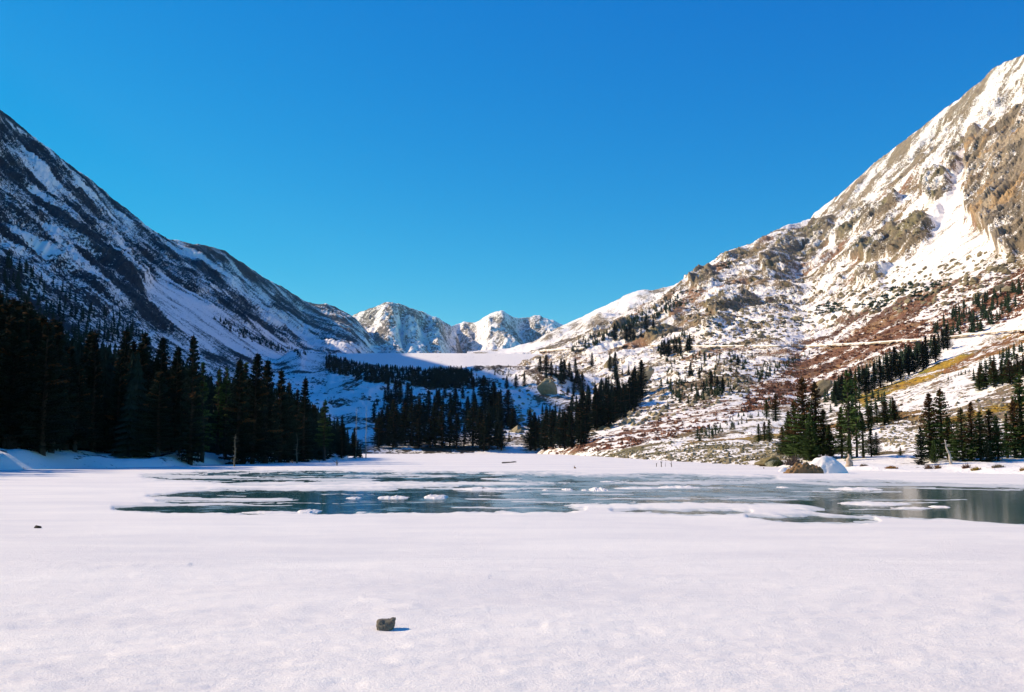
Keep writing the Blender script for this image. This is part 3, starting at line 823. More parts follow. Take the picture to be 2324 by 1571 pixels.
GREEN_DEEP, GREEN_OLIVE, RUSTY = (.013, .024, .016), (.066, .100, .028), (.115, .055, .022)  # olive copy brightened for sunlit trees, deep copy darkened for shaded forest
def spruce(seed, H=10.0, R=1.5, base_green=GREEN_DEEP, rusty=0.0, clear=.06, dens=1.0, gaps=.0, lean=0.0):
    """crown verts/faces/colours and trunk verts/faces of a subalpine spruce of height H"""
    r = random.Random(seed)
    V, F, C = [], [], []
    z = H * clear; lv = 0
    lop = [r.uniform(.78, 1.2) for _ in range(8)]
    while z < H * .985:
        s = (z - H * clear) / (H * (1 - clear))
        env = (1 - s) ** .82 * (.55 + .45 * min(1, s / .12)) + .03
        env *= 1 + .16 * math.sin(lv * 1.7 + seed) * (1 - s)
        nb = max(4, int((6.5 - 2.0 * s) * dens))
        a0 = r.uniform(0, 6.28)
        for b_ in range(nb):
            if r.random() < gaps: continue
            a = a0 + 6.283 * b_ / nb + r.uniform(-.35, .35)
            L = R * env * lop[int(a / 6.283 * 8) % 8] * r.uniform(.62, 1.22)
            if L < .10: L = .10
            ca, sa = math.cos(a), math.sin(a)
            zz = z + r.uniform(-.1, .1)
            droop = r.uniform(.12, .42) * (1 - .7 * s) - .45 * s
            nt_ = max(3, int(L / .17))
            rust_here = r.random() < rusty * max(0, (s - .15)) * 1.6
            g = RUSTY if rust_here else base_green
            br = r.uniform(.6, 1.45)
            col = (g[0] * br, g[1] * br, g[2] * br)
            for k in range(nt_):
                tq = (k + .6) / nt_
                d = L * tq
                pz = zz - droop * L * tq + .18 * L * tq * tq
                px, py = ca * d, sa * d
                wl = (.16 + .30 * L * (1 - tq) ** .7) * r.uniform(.7, 1.3)
                for sd in (-1, 1):
                    fa = a + sd * r.uniform(.7, 1.15)
                    tx, ty = px + math.cos(fa) * wl, py + math.sin(fa) * wl
                    tz = pz - r.uniform(.02, .16)
                    w = .085 + .03 * r.random()
                    n0 = len(V)
                    V += [(px - ca * w, py - sa * w, pz + .02), (px + ca * w, py + sa * w, pz - .01), (tx, ty, tz)]
                    C += [col] * 3; F.append((n0, n0 + 1, n0 + 2))
                # hanging spray
                n0 = len(V); hl = r.uniform(.12, .30)
                V += [(px - ca * .12, py - sa * .12, pz + .03), (px + ca * .12, py + sa * .12, pz), (px + sa * .05, py - ca * .05, pz - hl)]
                C += [(col[0] * .8, col[1] * .8, col[2] * .8)] * 3; F.append((n0, n0 + 1, n0 + 2))
            n0 = len(V); w = .07
            V += [(ca * L * .75 + sa * w, sa * L * .75 - ca * w, zz - droop * L * .75 + .10 * L), (ca * L * .75 - sa * w, sa * L * .75 + ca * w, zz - droop * L * .75 + .10 * L), (ca * L * 1.12, sa * L * 1.12, zz - droop * L + .22 * L)]
            C += [col] * 3; F.append((n0, n0 + 1, n0 + 2))
        z += (.20 - .07 * s) * (H / 10) / max(dens, .7) * r.uniform(.8, 1.2); lv += 1
    # leader
    for k in range(5):
        an = k * 1.25; n0 = len(V)
        V += [(math.cos(an) * .07, math.sin(an) * .07, H * .965), (-math.cos(an) * .05, -math.sin(an) * .05, H * .97), (0, 0, H * 1.01)]
        C += [base_green] * 3; F.append((n0, n0 + 1, n0 + 2))
    n = 6
    pts = [(.04 * math.sin(i * 1.3 + seed), .04 * math.cos(i * 2.1 + seed), H * i / n - (.35 if i == 0 else 0)) for i in range(n + 1)]
    rad = [.17 * (1 - i / n) ** .8 + .012 for i in range(n + 1)]
    TV, TF = tube(pts, rad, 7)
    return (V, F, C), (TV, TF)
BARK = (.055, .042, .034)
def bark_tints(n, c=BARK, seed=1):
    r = random.Random(seed)
    return [tuple(x * k for x in c) for k in (r.uniform(.7, 1.3) for _ in range(n))]
VAR = {}
def variant(key, **kw):
    (V, F, C), (TV, TF) = spruce(**kw)
    cm = tri_mesh('spruce_crown', V, F, [mat_needle], col=C)
    tm = tri_mesh('spruce_trunk', TV, TF, [mat_bark], smooth=True, col=bark_tints(len(TV)))
    VAR[key] = (cm, tm, kw.get('H', 10.0))
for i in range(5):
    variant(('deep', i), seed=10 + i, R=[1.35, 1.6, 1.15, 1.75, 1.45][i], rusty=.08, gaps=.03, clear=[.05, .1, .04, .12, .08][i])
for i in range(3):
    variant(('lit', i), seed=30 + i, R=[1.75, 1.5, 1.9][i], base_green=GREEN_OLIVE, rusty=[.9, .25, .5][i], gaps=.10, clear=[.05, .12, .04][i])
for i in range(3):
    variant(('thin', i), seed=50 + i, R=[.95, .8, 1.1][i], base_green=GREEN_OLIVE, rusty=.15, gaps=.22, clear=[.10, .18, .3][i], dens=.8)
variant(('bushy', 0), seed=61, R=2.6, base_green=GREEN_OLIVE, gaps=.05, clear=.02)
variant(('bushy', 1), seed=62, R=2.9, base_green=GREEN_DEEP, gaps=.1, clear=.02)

FOREST_N = {}
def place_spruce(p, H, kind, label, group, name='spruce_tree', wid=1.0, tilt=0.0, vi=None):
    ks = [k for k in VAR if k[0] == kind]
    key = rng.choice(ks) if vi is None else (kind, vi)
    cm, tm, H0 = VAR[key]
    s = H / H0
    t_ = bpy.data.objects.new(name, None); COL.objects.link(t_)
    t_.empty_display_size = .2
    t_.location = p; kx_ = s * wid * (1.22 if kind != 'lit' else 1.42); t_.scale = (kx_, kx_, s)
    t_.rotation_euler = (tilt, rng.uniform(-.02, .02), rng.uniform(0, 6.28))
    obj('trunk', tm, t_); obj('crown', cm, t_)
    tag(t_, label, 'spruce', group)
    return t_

# low-detail conifer for the joined far masses: ragged stacked skirts
def small_conifer(r, H, R, col, levels=5, sides=6):
    V, F, C = [], [], []
    for l in range(levels):
        s = l / levels
        z0 = H * (.04 + .9 * s); z1 = H * min(1.0, .04 + .9 * s + 1.7 / levels * .62)
        rr = R * (1 - s) ** .85 * r.uniform(.85, 1.15)
        n0 = len(V); V.append((0, 0, z1)); C.append(tuple(c * 1.1 for c in col))
        a0 = r.uniform(0, 6.28)
        for k in range(sides * 2):
            a = a0 + math.pi * k / sides
            q = rr * (r.uniform(.85, 1.25) if k % 2 == 0 else r.uniform(.35, .6))
            V.append((math.cos(a) * q, math.sin(a) * q, z0 + (0 if k % 2 == 0 else .12 * H / levels) + r.uniform(-.02, .02) * H))
            b_ = r.uniform(.7, 1.3); C.append(tuple(c * b_ for c in col))
        for k in range(sides * 2): F.append((n0, n0 + 1 + k, n0 + 1 + (k + 1) % (sides * 2)))
    return np.array(V), np.array(F), np.array(C)
def joined(name, items, mat, smooth=False):
    Vs, Fs, Cs, n = [], [], [], 0
    for V, F, C in items:
        Vs.append(V); Fs.append(F + n); Cs.append(C); n += len(V)
    me = tri_mesh(name, np.concatenate(Vs), np.concatenate(Fs), [mat], col=np.concatenate(Cs), smooth=smooth)
    return obj(name, me)
protos = {}
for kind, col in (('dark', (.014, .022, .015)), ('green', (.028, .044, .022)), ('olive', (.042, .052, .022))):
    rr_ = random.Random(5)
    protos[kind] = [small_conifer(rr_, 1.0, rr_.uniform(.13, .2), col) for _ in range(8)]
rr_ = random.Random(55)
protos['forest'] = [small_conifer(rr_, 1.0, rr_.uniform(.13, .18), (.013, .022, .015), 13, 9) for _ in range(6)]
def conifer_at(p, H, kind='dark', wid=1.0):
    V, F, C = rng.choice(protos[kind])
    a = rng.uniform(0, 6.28); ca, sa = math.cos(a), math.sin(a)
    M = np.array([[ca * H * wid, -sa * H * wid, 0], [sa * H * wid, ca * H * wid, 0], [0, 0, H]])
    k = rng.uniform(.7, 1.35)
    return V @ M.T + np.array([p.x, p.y, p.z - .03 * H]), F, C * k
mats_scrub = {}
def mat_clump(r, R, Hh, col):
    """low wind-pressed conifer mat / shrub: bristle of short spikes over a dome"""
    V, F, C = [], [], []
    for i in range(16):
        a = r.uniform(0, 6.28); q = R * math.sqrt(r.random()); z = Hh * (1 - (q / R) ** 2) * r.uniform(.6, 1.1)
        w = R * .42; n0 = len(V); x, y = math.cos(a) * q, math.sin(a) * q
        b_ = r.uniform(0, 6.28)
        V += [(x + math.cos(b_) * w, y + math.sin(b_) * w, -.1), (x - math.cos(b_) * w, y - math.sin(b_) * w, -.1), (x + r.uniform(-.2, .2) * R, y + r.uniform(-.2, .2) * R, z + .1 * Hh)]
        k = r.uniform(.65, 1.4); C += [tuple(c * k for c in col)] * 3; F.append((n0, n0 + 1, n0 + 2))
    return np.array(V), np.array(F), np.array(C)
r_ = random.Random(9)
CL = {'green': [mat_clump(r_, 1, .8, (.026, .042, .022)) for _ in range(6)], 'rust': [mat_clump(r_, 1, .75, (.21, .095, .058)) for _ in range(6)],
      'brown': [mat_clump(r_, 1, .7, (.16, .105, .06)) for _ in range(6)], 'tan': [mat_clump(r_, 1, .5, (.24, .19, .09)) for _ in range(6)],
      'gold': [mat_clump(r_, 1, .6, (.36, .20, .03)) for _ in range(4)], 'dark': [mat_clump(r_, 1, .8, (.030, .030, .022)) for _ in range(6)]}
def clump_at(p, size, kind, hgt=1.0):
    V, F, C = rng.choice(CL[kind]); a = rng.uniform(0, 6.28); ca, sa = math.cos(a), math.sin(a)
    M = np.array([[ca * size, -sa * size, 0], [sa * size, ca * size, 0], [0, 0, size * hgt]])
    return V @ M.T + np.array(p), F, C * rng.uniform(.75, 1.3)

def rock_proto(seed, flat=.7, sub=2):
    import bmesh
    bm = bmesh.new(); bmesh.ops.create_icosphere(bm, subdivisions=sub, radius=1)
    r = random.Random(seed)
    planes = [(Vector((r.gauss(0, 1), r.gauss(0, 1), r.gauss(0, 1))).normalized(), r.uniform(.45, .85)) for _ in range(9)]
    for v in bm.verts:
        for n_, d in planes:
            k = v.co.dot(n_) - d
            if k > 0: v.co -= n_ * k
        v.co.z *= flat
    V = np.array([tuple(v.co) for v in bm.verts]); F = np.array([[w.index for w in f.verts] for f in bm.faces]); bm.free()
    return V, F
ROCKS = [rock_proto(100 + i, rr2, 1) for i, rr2 in enumerate((.6, .75, .9, .55, .7, .8))]
def rock_at(p, size, col=(.26, .21, .13)):
    V, F = ROCKS[rng.randrange(6)]
    a = rng.uniform(0, 6.28); ca, sa = math.cos(a), math.sin(a)
    M = np.array([[ca, -sa, 0], [sa, ca, 0], [0, 0, 1]]) * size
    k = rng.uniform(.6, 1.3)
    c = np.tile(np.array(col) * k, (len(V), 1)) * np.random.RandomState(rng.randrange(9999)).uniform(.8, 1.2, (len(V), 1))
    return V @ M.T + np.array(p), F, c

def in_poly(x, y, poly):
    return poly_sd(np.array([x]), np.array([y]), poly)[0] > 0
def scatter(poly, n):
    xs_ = [p[0] for p in poly]; ys_ = [p[1] for p in poly]
    X_ = np.array([rng.uniform(min(xs_), max(xs_)) for _ in range(n * 6)]); Y_ = np.array([rng.uniform(min(ys_), max(ys_)) for _ in range(n * 6)])
    k = np.where(poly_sd(X_, Y_, poly) > 0)[0][:n]
    return [(X_[i], Y_[i]) for i in k]

# ---- left shaded forest
OUTL = [(-60,640),(0,650),(60,680),(100,712),(150,725),(180,735),(240,752),(300,765),(340,775),(375,790),(400,800),(430,800),(460,830),(480,838),(530,838),(550,830),(600,848),(630,860),(680,885),(740,918),(780,948),(810,985),(835,1015)]
def zleft_s(x, Y):
    return float(z_left(np.array([[x]]), np.array([[Y]]))[0, 0])
def left_tree_at(xD, Y):
    q = (xD - CX) / FPX
    x = q * Y
    return Vector((x, Y, zleft_s(x, Y)))
SPIRES = [  # tree tops that stand clear of the forest: x, top y, depth, label
    (437, 758, 97, 'tallest slim spire-topped spruce standing clear of the left forest edge', 'deep', 0, .85),
    (363, 765, 100, 'broad-topped dark spruce rising just left of the tall slim spire', 'deep', 1, 1.0),
    (325, 752, 104, 'ragged dark spruce top against the snow apron, second tree left of the tall spire', 'deep', 3, .9),
    (276, 745, 108, 'shaggy spruce crown overlapping the foot of the left rock buttress', 'deep', 3, .9),
    (398, 785, 102, 'rusty-topped spruce crowded against the left flank of the tall spire', 'deep', 4, 1.0),
    (463, 822, 100, 'short slender spruce top tucked under the right flank of the tall spire', 'thin', 0, 1.0),
    (497, 832, 108, 'left one of the twin small spruce tops in the dip of the forest outline', 'thin', 1, 1.0),
    (514, 830, 108, 'right one of the twin small spruce tops in the dip of the forest outline', 'thin', 2, 1.0),
    (542, 812, 104, 'pointed dark spruce left of the highest tree above the peninsula', 'deep', 0, 1.0),
    (557, 822, 107, 'narrow spruce top squeezed between the two highest peninsula trees', 'thin', 0, 1.0),
    (577, 801, 106, 'highest spruce above the peninsula, broad pointed crown in front of the snow', 'deep', 1, .95),
    (606, 815, 110, 'bushy-tipped spruce immediately right of the highest peninsula tree', 'deep', 4, 1.0),
    (640, 838, 116, 'rust-tinged spruce on the descending forest outline with an irregular tip', 'deep', 2, 1.1),
    (656, 866, 118, 'round-headed rusty spruce between two pointed tops on the peninsula', 'deep', 3, .8),
    (690, 855, 122, 'lone pointed spruce top standing out above the outer peninsula trees', 'deep', 0, .95),
    (676, 882, 124, 'small spruce just left of the lone pointed outer peninsula top', 'deep', 2, 1.0),
    (738, 905, 134, 'little spruce tip breaking the outline where the peninsula forest drops', 'thin', 2, 1.1),
    (778, 943, 150, 'slim spruce top near the outer end of the dark peninsula', 'deep', 2, 1.0),
    (806, 972, 160, 'last pointed spruce before the outer tip of the dark peninsula', 'deep', 0, 1.0),
]
GL = 'spruces of the dark forest on the left shore'
def topfit(p, ytop):
    """height that puts a tree's top at the view row ytop"""
    rx, ry, rz = ray(CX + FPX * p.x / p.y, ytop)
    return CAMZ + float(rz / ry) * p.y - p.z
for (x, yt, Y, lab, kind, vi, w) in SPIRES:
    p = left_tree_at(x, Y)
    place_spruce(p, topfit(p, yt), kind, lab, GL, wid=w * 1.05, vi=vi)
nl = 0
L_FRONT = 'dark shaded spruce in the front rank of the left shore forest, behind the snow bank'
L_MID = 'dark shaded spruce inside the dense forest on the left shore'
L_PEN = 'dark shaded spruce in the crowded forest on the left peninsula'
ORD = 'first second third fourth fifth sixth seventh eighth ninth tenth eleventh twelfth thirteenth'.split()
left_pts = []
ZONES = [(110, 'by the picture edge'), (230, 'left of the snow bank'), (330, 'above the snow bank'), (425, 'near the snow bank end'), (500, 'under the tall spire'),
         (600, 'under the highest peninsula tree'), (700, 'mid peninsula'), (900, 'at the peninsula tip')]
for Yr, n, jit in ((85, 24, 3), (92, 28, 4), (101, 20, 5), (114, 8, 7), (130, 6, 9), (152, 6, 10)):
    for i in range(n):
        Y = Yr + rng.uniform(-jit, jit)
        q_sh = float(shore_x(Y)) / Y
        xmax = CX + FPX * q_sh - 26
        xmin = -45
        if Yr >= 130: xmin = 60
        if Yr >= 150: xmin = 300
        x = xmin + (xmax - xmin) * (i + rng.uniform(.05, .95)) / n
        if x > 842: continue
        p = left_tree_at(x, Y)
        d = float(shore_x(Y)) - p.x
        if Yr < 100 and 155 < x < 330 and d < 8: continue       # open snow bank
        if d < 1.2 + 2.0 * rng.random(): continue
        yt = float(interp(x, OUTL)) + rng.choice((6, 14, 30, 55, 90))
        H = topfit(p, yt)
        if H > 14.5: H = rng.uniform(10, 14.5)
        if H < 2.5: H = rng.uniform(2.2, 4)
        zone = [z_ for z_ in ZONES if x < z_[0]][0][1]
        rank = 'front rank' if Yr < 90 else 'second rank' if Yr < 97 else 'inner rows'
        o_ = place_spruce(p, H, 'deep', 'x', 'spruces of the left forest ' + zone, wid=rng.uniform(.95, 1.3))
        left_pts.append((zone, rank, x, H, o_))
        nl += 1
for zone in sorted({l[0] for l in left_pts}):
    for rank in ('front rank', 'second rank', 'inner rows'):
        g_ = sorted([l for l in left_pts if l[0] == zone and l[1] == rank], key=lambda l: l[2])
        for i, l in enumerate(g_):
            if rank == 'inner rows':
                l[4]['label'] = 'dark spruce inside the left forest, ' + zone
            else:
                pl = 'only' if len(g_) == 1 else 'leftmost' if i == 0 else 'rightmost' if i == len(g_) - 1 else (ORD[1:] + ['another'] * 20)[i - 1]
                l[4]['label'] = '%s %s spruce in the %s, left forest %s' % (pl, 'tall' if l[3] > 9 else 'small', rank, zone)
# thick rest of the left forest: one mass climbing the slope behind
items = []
def add_forest(poly, n, hlo, hhi, kind='dark', wid=1.0, items=items):
    for (x, y) in scatter(poly, n):
        g = ground(x, y)
        if g is None: continue
        items.append(conifer_at(g, rng.uniform(hlo, hhi), kind, wid * rng.uniform(.9, 1.3)))
for i in range(2300):
    x = rng.uniform(-60, 838) ; Y = rng.uniform(94, 330) if x < 420 else rng.uniform(100, 190)
    if (x > 640 and Y < 112): continue
    p = left_tree_at(x, Y)
    yt = float(interp(x, OUTL)) + rng.uniform(0, 40)
    H = topfit(p, yt)
    if H < 2: continue
    if float(shore_x(Y)) - p.x < (6 if x < 640 else 1.2): continue
    items.append(conifer_at(p, min(H, rng.uniform(8, 13.5)), 'forest', rng.uniform(1.1, 1.5)))
# scattered trees climbing above the outline at the far left
for i in range(420):
    x = rng.uniform(-60, 330); y = rng.uniform(560, 790)
    if y < float(interp(x, OUTL)) - 95 * math.exp(-max(x, 0) / 160.0) - 25 * rng.random(): continue
    g = ground(x, y)
    if g: items.append(conifer_at(g, rng.uniform(6, 11), 'dark', 1.2))
for i in range(260):
    X_ = rng.uniform(-130, -36); Y_ = rng.uniform(56, 92)
    if X_ > float(shore_x(Y_)) - 3: continue
    if X_ > -.54 * Y_ : continue
    items.append(conifer_at(Vector((X_, Y_, zleft_s(X_, Y_))), rng.uniform(8, 13), 'dark', 1.4))
o = joined('forest', items, mat_needle)
tag(o, 'dense black-green spruce forest climbing the shaded slope behind the left shore', 'forest', kind='stuff')

# ---- krummholz belts and far tree masses
items = []
for poly, n, h0, h1, kd in (
    ([(740,806),(800,822),(863,832),(940,840),(1026,836),(1072,850),(1048,870),(1008,880),(880,872),(800,860),(740,840)], 1300, 5, 8, 'dark'),
    ([(960,862),(1000,845),(1040,838),(1070,850),(1075,868),(1050,880),(1000,882),(950,880)], 420, 6, 10, 'dark'),
    ([(1075,850),(1110,868),(1100,880),(1060,878)], 40, 3, 6, 'dark'),
    ([(480,722),(540,740),(600,768),(655,790),(700,806),(690,812),(640,800),(580,780),(520,752)], 130, 5, 9, 'dark'),
    ([(1118,850),(1130,838),(1160,832),(1180,845),(1172,858),(1140,856)], 26, 3, 7, 'green'),
    ([(1285,795),(1330,770),(1400,740),(1450,715),(1500,690),(1540,672),(1550,690),(1500,722),(1440,745),(1380,770),(1320,800)], 240, 6, 11, 'green'),
    ([(1490,760),(1580,760),(1585,800),(1490,805)], 26, 8, 12, 'green'),
    ([(1500,800),(1720,800),(1640,900),(1500,930)], 150, 4, 9, 'green'),
    ([(1710,850),(1800,815),(1840,800),(1790,835),(1720,868)], 60, 4, 7, 'green'),
    ([(1560,990),(1640,960),(1740,905),(1790,890),(1790,910),(1730,940),(1640,985),(1590,1002)], 90, 1.5, 3.2, 'green'),
    ([(1640,885),(1700,850),(1760,810),(1770,825),(1700,870),(1650,900)], 40, 3, 5, 'green'),
    ([(2110,745),(2200,690),(2260,670),(2324,640),(2400,610),(2400,700),(2324,700),(2280,720),(2220,760),(2140,770)], 150, 6, 12, 'green'),
    ([(1870,920),(1900,870),(2000,820),(2120,775),(2135,805),(2060,838),(1960,880),(1890,915)], 150, 6, 10, 'green'),
    ([(2205,850),(2260,815),(2324,780),(2400,760),(2400,840),(2324,860),(2240,880),(2210,885)], 80, 4, 7, 'green'),
    ([(2130,870),(2180,850),(2230,832),(2190,850)], 26, 1.5, 3, 'green'),
    ([(1430,690),(1500,660),(1560,655),(1520,700),(1450,720)], 40, 5, 8, 'green'),
    ([(1880,905),(1960,890),(2010,905),(2050,930),(2040,945),(1960,950),(1880,950)], 34, 4, 7, 'green')):
    for (x, y) in scatter(poly, n):
        g = ground(x, y)
        if g: items.append(conifer_at(g, rng.uniform(h0, h1) * (.8 if g.y > 1000 else .62 if g.y > 250 else .6), kd, rng.uniform(1.2, 1.8) * (1.5 if kd == 'dark' else 1.15)))
for (x, y, n, sp_) in ((1475, 700, 1, 5),):
    pass
for poly, n in (([(1200,1016),(1290,990),(1400,966),(1452,925),(1440,850),(1400,845),(1330,905),(1230,965)], 150), ([(860,1012),(1160,1018),(1150,960),(1060,935),(960,965),(870,990)], 45), ([(830,905),(1000,895),(1120,905),(1140,950),(1000,955),(850,1000)], 60), ([(1225,862),(1300,862),(1330,900),(1290,905),(1280,880),(1230,868)], 26)):
    for (x, y) in scatter(poly, n):
        g = ground(x, y)
        if g: items.append(conifer_at(g, rng.uniform(.35, 1.0) * 13 * min(1, g.y / 450), 'forest', rng.uniform(1.2, 1.7)))
o = joined('distant_conifers', items, mat_needle)
tag(o, 'dark belts and thickets of small conifers spread over the valley head and the right slope', 'conifer thickets', kind='stuff')
items = []
for poly, n, s0, s1, kd in (
    ([(820,895),(1120,880),(1130,960),(860,960)], 240, .8, 2.4, 'dark'), ([(560,830),(740,860),(760,930),(640,900)], 60, 1, 2.4, 'dark'),
    ([(1850,690),(1900,680),(1930,700),(1860,715)], 50, 2, 4, 'green'), ([(1940,690),(2060,640),(2080,650),(1990,705)], 60, 2.0, 4.0, 'green'), ([(2060,670),(2130,640),(2150,648),(2080,690)], 40, 2, 3.6, 'green'),
    ([(1620,610),(1650,590),(1665,595),(1640,615)], 26, 2, 4, 'green'), ([(1500,680),(1600,640),(1620,650),(1540,700)], 40, 2, 4, 'green'),
    ([(1560,700),(1800,660),(1850,740),(1600,790)], 200, 1.2, 3.0, 'green'), ([(1200,800),(1500,780),(1500,880),(1220,900)], 160, 1, 2.4, 'brown'),
    ([(1500,770),(1850,720),(1800,860),(1560,930)], 420, 1.0, 2.4, 'brown'),
    (RUST, 2600, .9, 2.2, 'rust'), (RUST2, 380, .5, 1.2, 'rust'), (YEL, 300, .4, 1.1, 'tan'), (YEL2, 160, .3, .7, 'tan'), (TALUS, 120, .3, .8, 'tan'),
    ([(1880,880),(2060,870),(2100,960),(1900,1000)], 200, .4, 1.0, 'brown'), ([(1600,560),(2100,430),(2120,560),(1700,700)], 300, 1.5, 3.5, 'brown')):
    for (x, y) in scatter(poly, n):
        g = ground(x, y)
        if g: items.append(clump_at((g.x, g.y, g.z), rng.uniform(s0, s1) * rng.uniform(.7, 1.1), kd, rng.uniform(.6, 1.1)))
o = joined('scrub', items, mat_shrub)
tag(o, 'leafless rust-brown and green scrub dotted across the snowy valley sides', 'scrub', kind='stuff')

# ---- boulders: talus on the right shore and stones sticking out of the snow
items = []
for poly, n, s0, s1 in ((TALUS, 800, .10, .45), ([(1200,1026),(1500,1000),(1750,960),(1880,1000),(1800,1045),(1300,1040)], 700, .1, .4), ([(1980,940),(2130,925),(2130,1010),(2010,1015)], 700, .1, .4),
                        ([(1220,900),(1700,780),(1700,900),(1300,1000)], 900, .6, 1.8), ([(1500,700),(2300,560),(2300,660),(1600,800)], 700, 1.4, 3.8), ([(2160,880),(2400,830),(2400,1020),(2160,1010)], 500, .2, .7),
                        ([(860,880),(1200,850),(1220,1000),(900,960)], 500, .7, 2.2)):
    for (x, y) in scatter(poly, n):
        g = ground(x, y)
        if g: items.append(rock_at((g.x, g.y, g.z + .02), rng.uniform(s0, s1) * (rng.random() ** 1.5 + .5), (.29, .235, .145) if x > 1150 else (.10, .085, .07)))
for i in range(260):
    Y = rng.uniform(100, 340); x = rng.uniform(1180, 1750)
    g = ground(x, 1032 + rng.uniform(0, 22))
    if g: items.append(rock_at((g.x, g.y, g.z), rng.uniform(.1, .35)))
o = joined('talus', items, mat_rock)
tag(o, 'field of olive-grey stones and boulders poking out of the snow on the right shore and slopes', 'boulders', kind='stuff')
# ------------------------------------------------------------------ right shore and valley spruces, one by one
def shore_tree(x, yb, yt, kind, label, group, wid=1.0, vi=None, name='spruce_tree', tilt=0.0):
    g = ground(x, yb)
    H = topfit(g, yt)
    g = g.copy(); g.z -= .1
    return place_spruce(g, H, kind, label, group, name=name, wid=wid, vi=vi, tilt=tilt)
GC = 'spruces of the clump behind the snow mound on the right shore'
for a in [
    (1828, 1042, 852, 'lit', 'tallest rusty-topped spruce of the clump behind the snow mound', 1.0, 0),
    (1852, 1040, 862, 'lit', 'rusty-crowned spruce second in height, right of the tallest in the mound clump', .95, 0),
    (1806, 1040, 905, 'lit', 'olive spruce with full lower boughs on the left of the mound clump', 1.15, 2),
    (1790, 1038, 930, 'lit', 'leftmost olive spruce of the clump behind the brown bank', 1.1, 1),
    (1838, 1044, 935, 'bushy', 'wide low-boughed young spruce directly behind the brown bank', .8, 0),
    (1868, 1040, 925, 'lit', 'dense dark green spruce in the middle of the mound clump', 1.2, 2),
    (1884, 1042, 960, 'lit', 'short broad spruce whose base meets the top of the snow mound', 1.2, 1),
    (1930, 1040, 833, 'thin', 'tall half-bare spruce with a pale trunk showing below its green tip', 1.0, 2),
    (1943, 1036, 842, 'thin', 'thin nearly branchless spruce beside the tall half-bare one', .7, 1),
    (1912, 1040, 920, 'lit', 'green spruce filling the gap left of the tall half-bare tree', 1.0, 1),
    (1925, 1044, 980, 'bushy', 'low bushy spruce at the foot of the tall half-bare tree', .7, 0),
    (1958, 1038, 935, 'thin', 'see-through spruce with spaced boughs right of the tall half-bare tree', 1.5, 0),
    (1976, 1036, 968, 'lit', 'small dark spruce near the right end of the mound clump', 1.2, 1),
    (1990, 1034, 978, 'bushy', 'rightmost cone-shaped spruce of the mound clump, isolated on the snow', .75, 1),
    (1776, 1030, 965, 'lit', 'little spruce at the far left of the mound clump by the boulders', 1.2, 2)]:
    shore_tree(a[0], a[1], a[2], a[3], a[4], GC, wid=a[5], vi=a[6])
GD = 'spruces of the grove on the right shore beyond the snow flat'
for a in [
    (2112, 1042, 888, 'lit', 'tall spruce with a red-brown top at the left of the right-hand grove', 1.1, 0),
    (2137, 1040, 878, 'lit', 'tallest spruce of the right-hand grove with open crown and bare lower trunk', 1.1, 2),
    (2090, 1054, 965, 'bushy', 'dark low spruce in front of the right-hand grove, boughs touching the snow', .62, 1),
    (2152, 1042, 940, 'lit', 'dark drooping spruce behind the leaning grey snag', 1.1, 1),
    (2184, 1044, 922, 'lit', 'evenly pointed spruce in the middle of the right-hand grove', 1.1, 2),
    (2205, 1044, 908, 'lit', 'narrow sharp-tipped spruce rising above the yellow grass strip', .85, 0),
    (2226, 1044, 930, 'lit', 'full spruce right of the narrow sharp-tipped one', 1.2, 1),
    (2247, 1045, 925, 'lit', 'dense dark spruce with broad base in the right part of the grove', 1.3, 2),
    (2266, 1044, 938, 'lit', 'spruce leaning into its neighbour near the frame edge', 1.1, 1),
    (2286, 1040, 935, 'thin', 'sparse see-through spruce with separate boughs near the frame edge', 1.5, 0),
    (2304, 1040, 905, 'lit', 'green spruce second from the right edge of the picture', 1.0, 0),
    (2322, 1040, 842, 'lit', 'tall spruce cut by the right edge of the picture', 1.0, 1),
    (2170, 1046, 985, 'bushy', 'short rounded spruce right beside the leaning grey snag', .7, 0),
    (2240, 1048, 990, 'bushy', 'low dark spruce thicket tree at the front right of the grove', .8, 1),
    (2122, 1050, 995, 'bushy', 'low green juniper-like spruce between the dark front tree and the snag', .8, 0)]:
    shore_tree(a[0], a[1], a[2], a[3], a[4], GD, wid=a[5], vi=a[6])
for (x, yb, yt, lab) in ((1722, 1002, 960, 'small spruce standing alone left of the mound clump, slim'), (1733, 1000, 955, 'dark little spruce, middle one of three left of the mound clump'),
                         (1745, 1002, 950, 'little spruce nearest the mound clump among the three to its left'), (2044, 1033, 1012, 'tiny spruce seedling alone on the white flat between the two right groves'),
                         (1741, 950, 905, 'spruce at the upper left shoulder of the mound clump, on the slope'), (1762, 955, 892, 'bushy spruce on the slope just above the mound clump')):
    shore_tree(x, yb, yt, 'lit', lab, 'small single spruces near the right shore', wid=1.2)

ORD = 'first second third fourth fifth sixth seventh eighth ninth tenth eleventh twelfth thirteenth'.split()
def ordinal_labels(made, label):
    made.sort(key=lambda m_: m_[0]); n = len(made)
    for i, (x, hh, o_) in enumerate(made):
        j = n - 1 - i
        if i == 0: pl = 'leftmost'
        elif j == 0: pl = 'rightmost'
        elif i <= j and i < 13: pl = ORD[i] + ' from left,'
        elif j < 13: pl = ORD[j] + ' from right,'
        else: pl = 'middle'
        size = 'tall' if hh > .68 else 'short' if hh < .3 else 'medium'
        o_['label'] = '%s %s %s' % (pl, size, label)
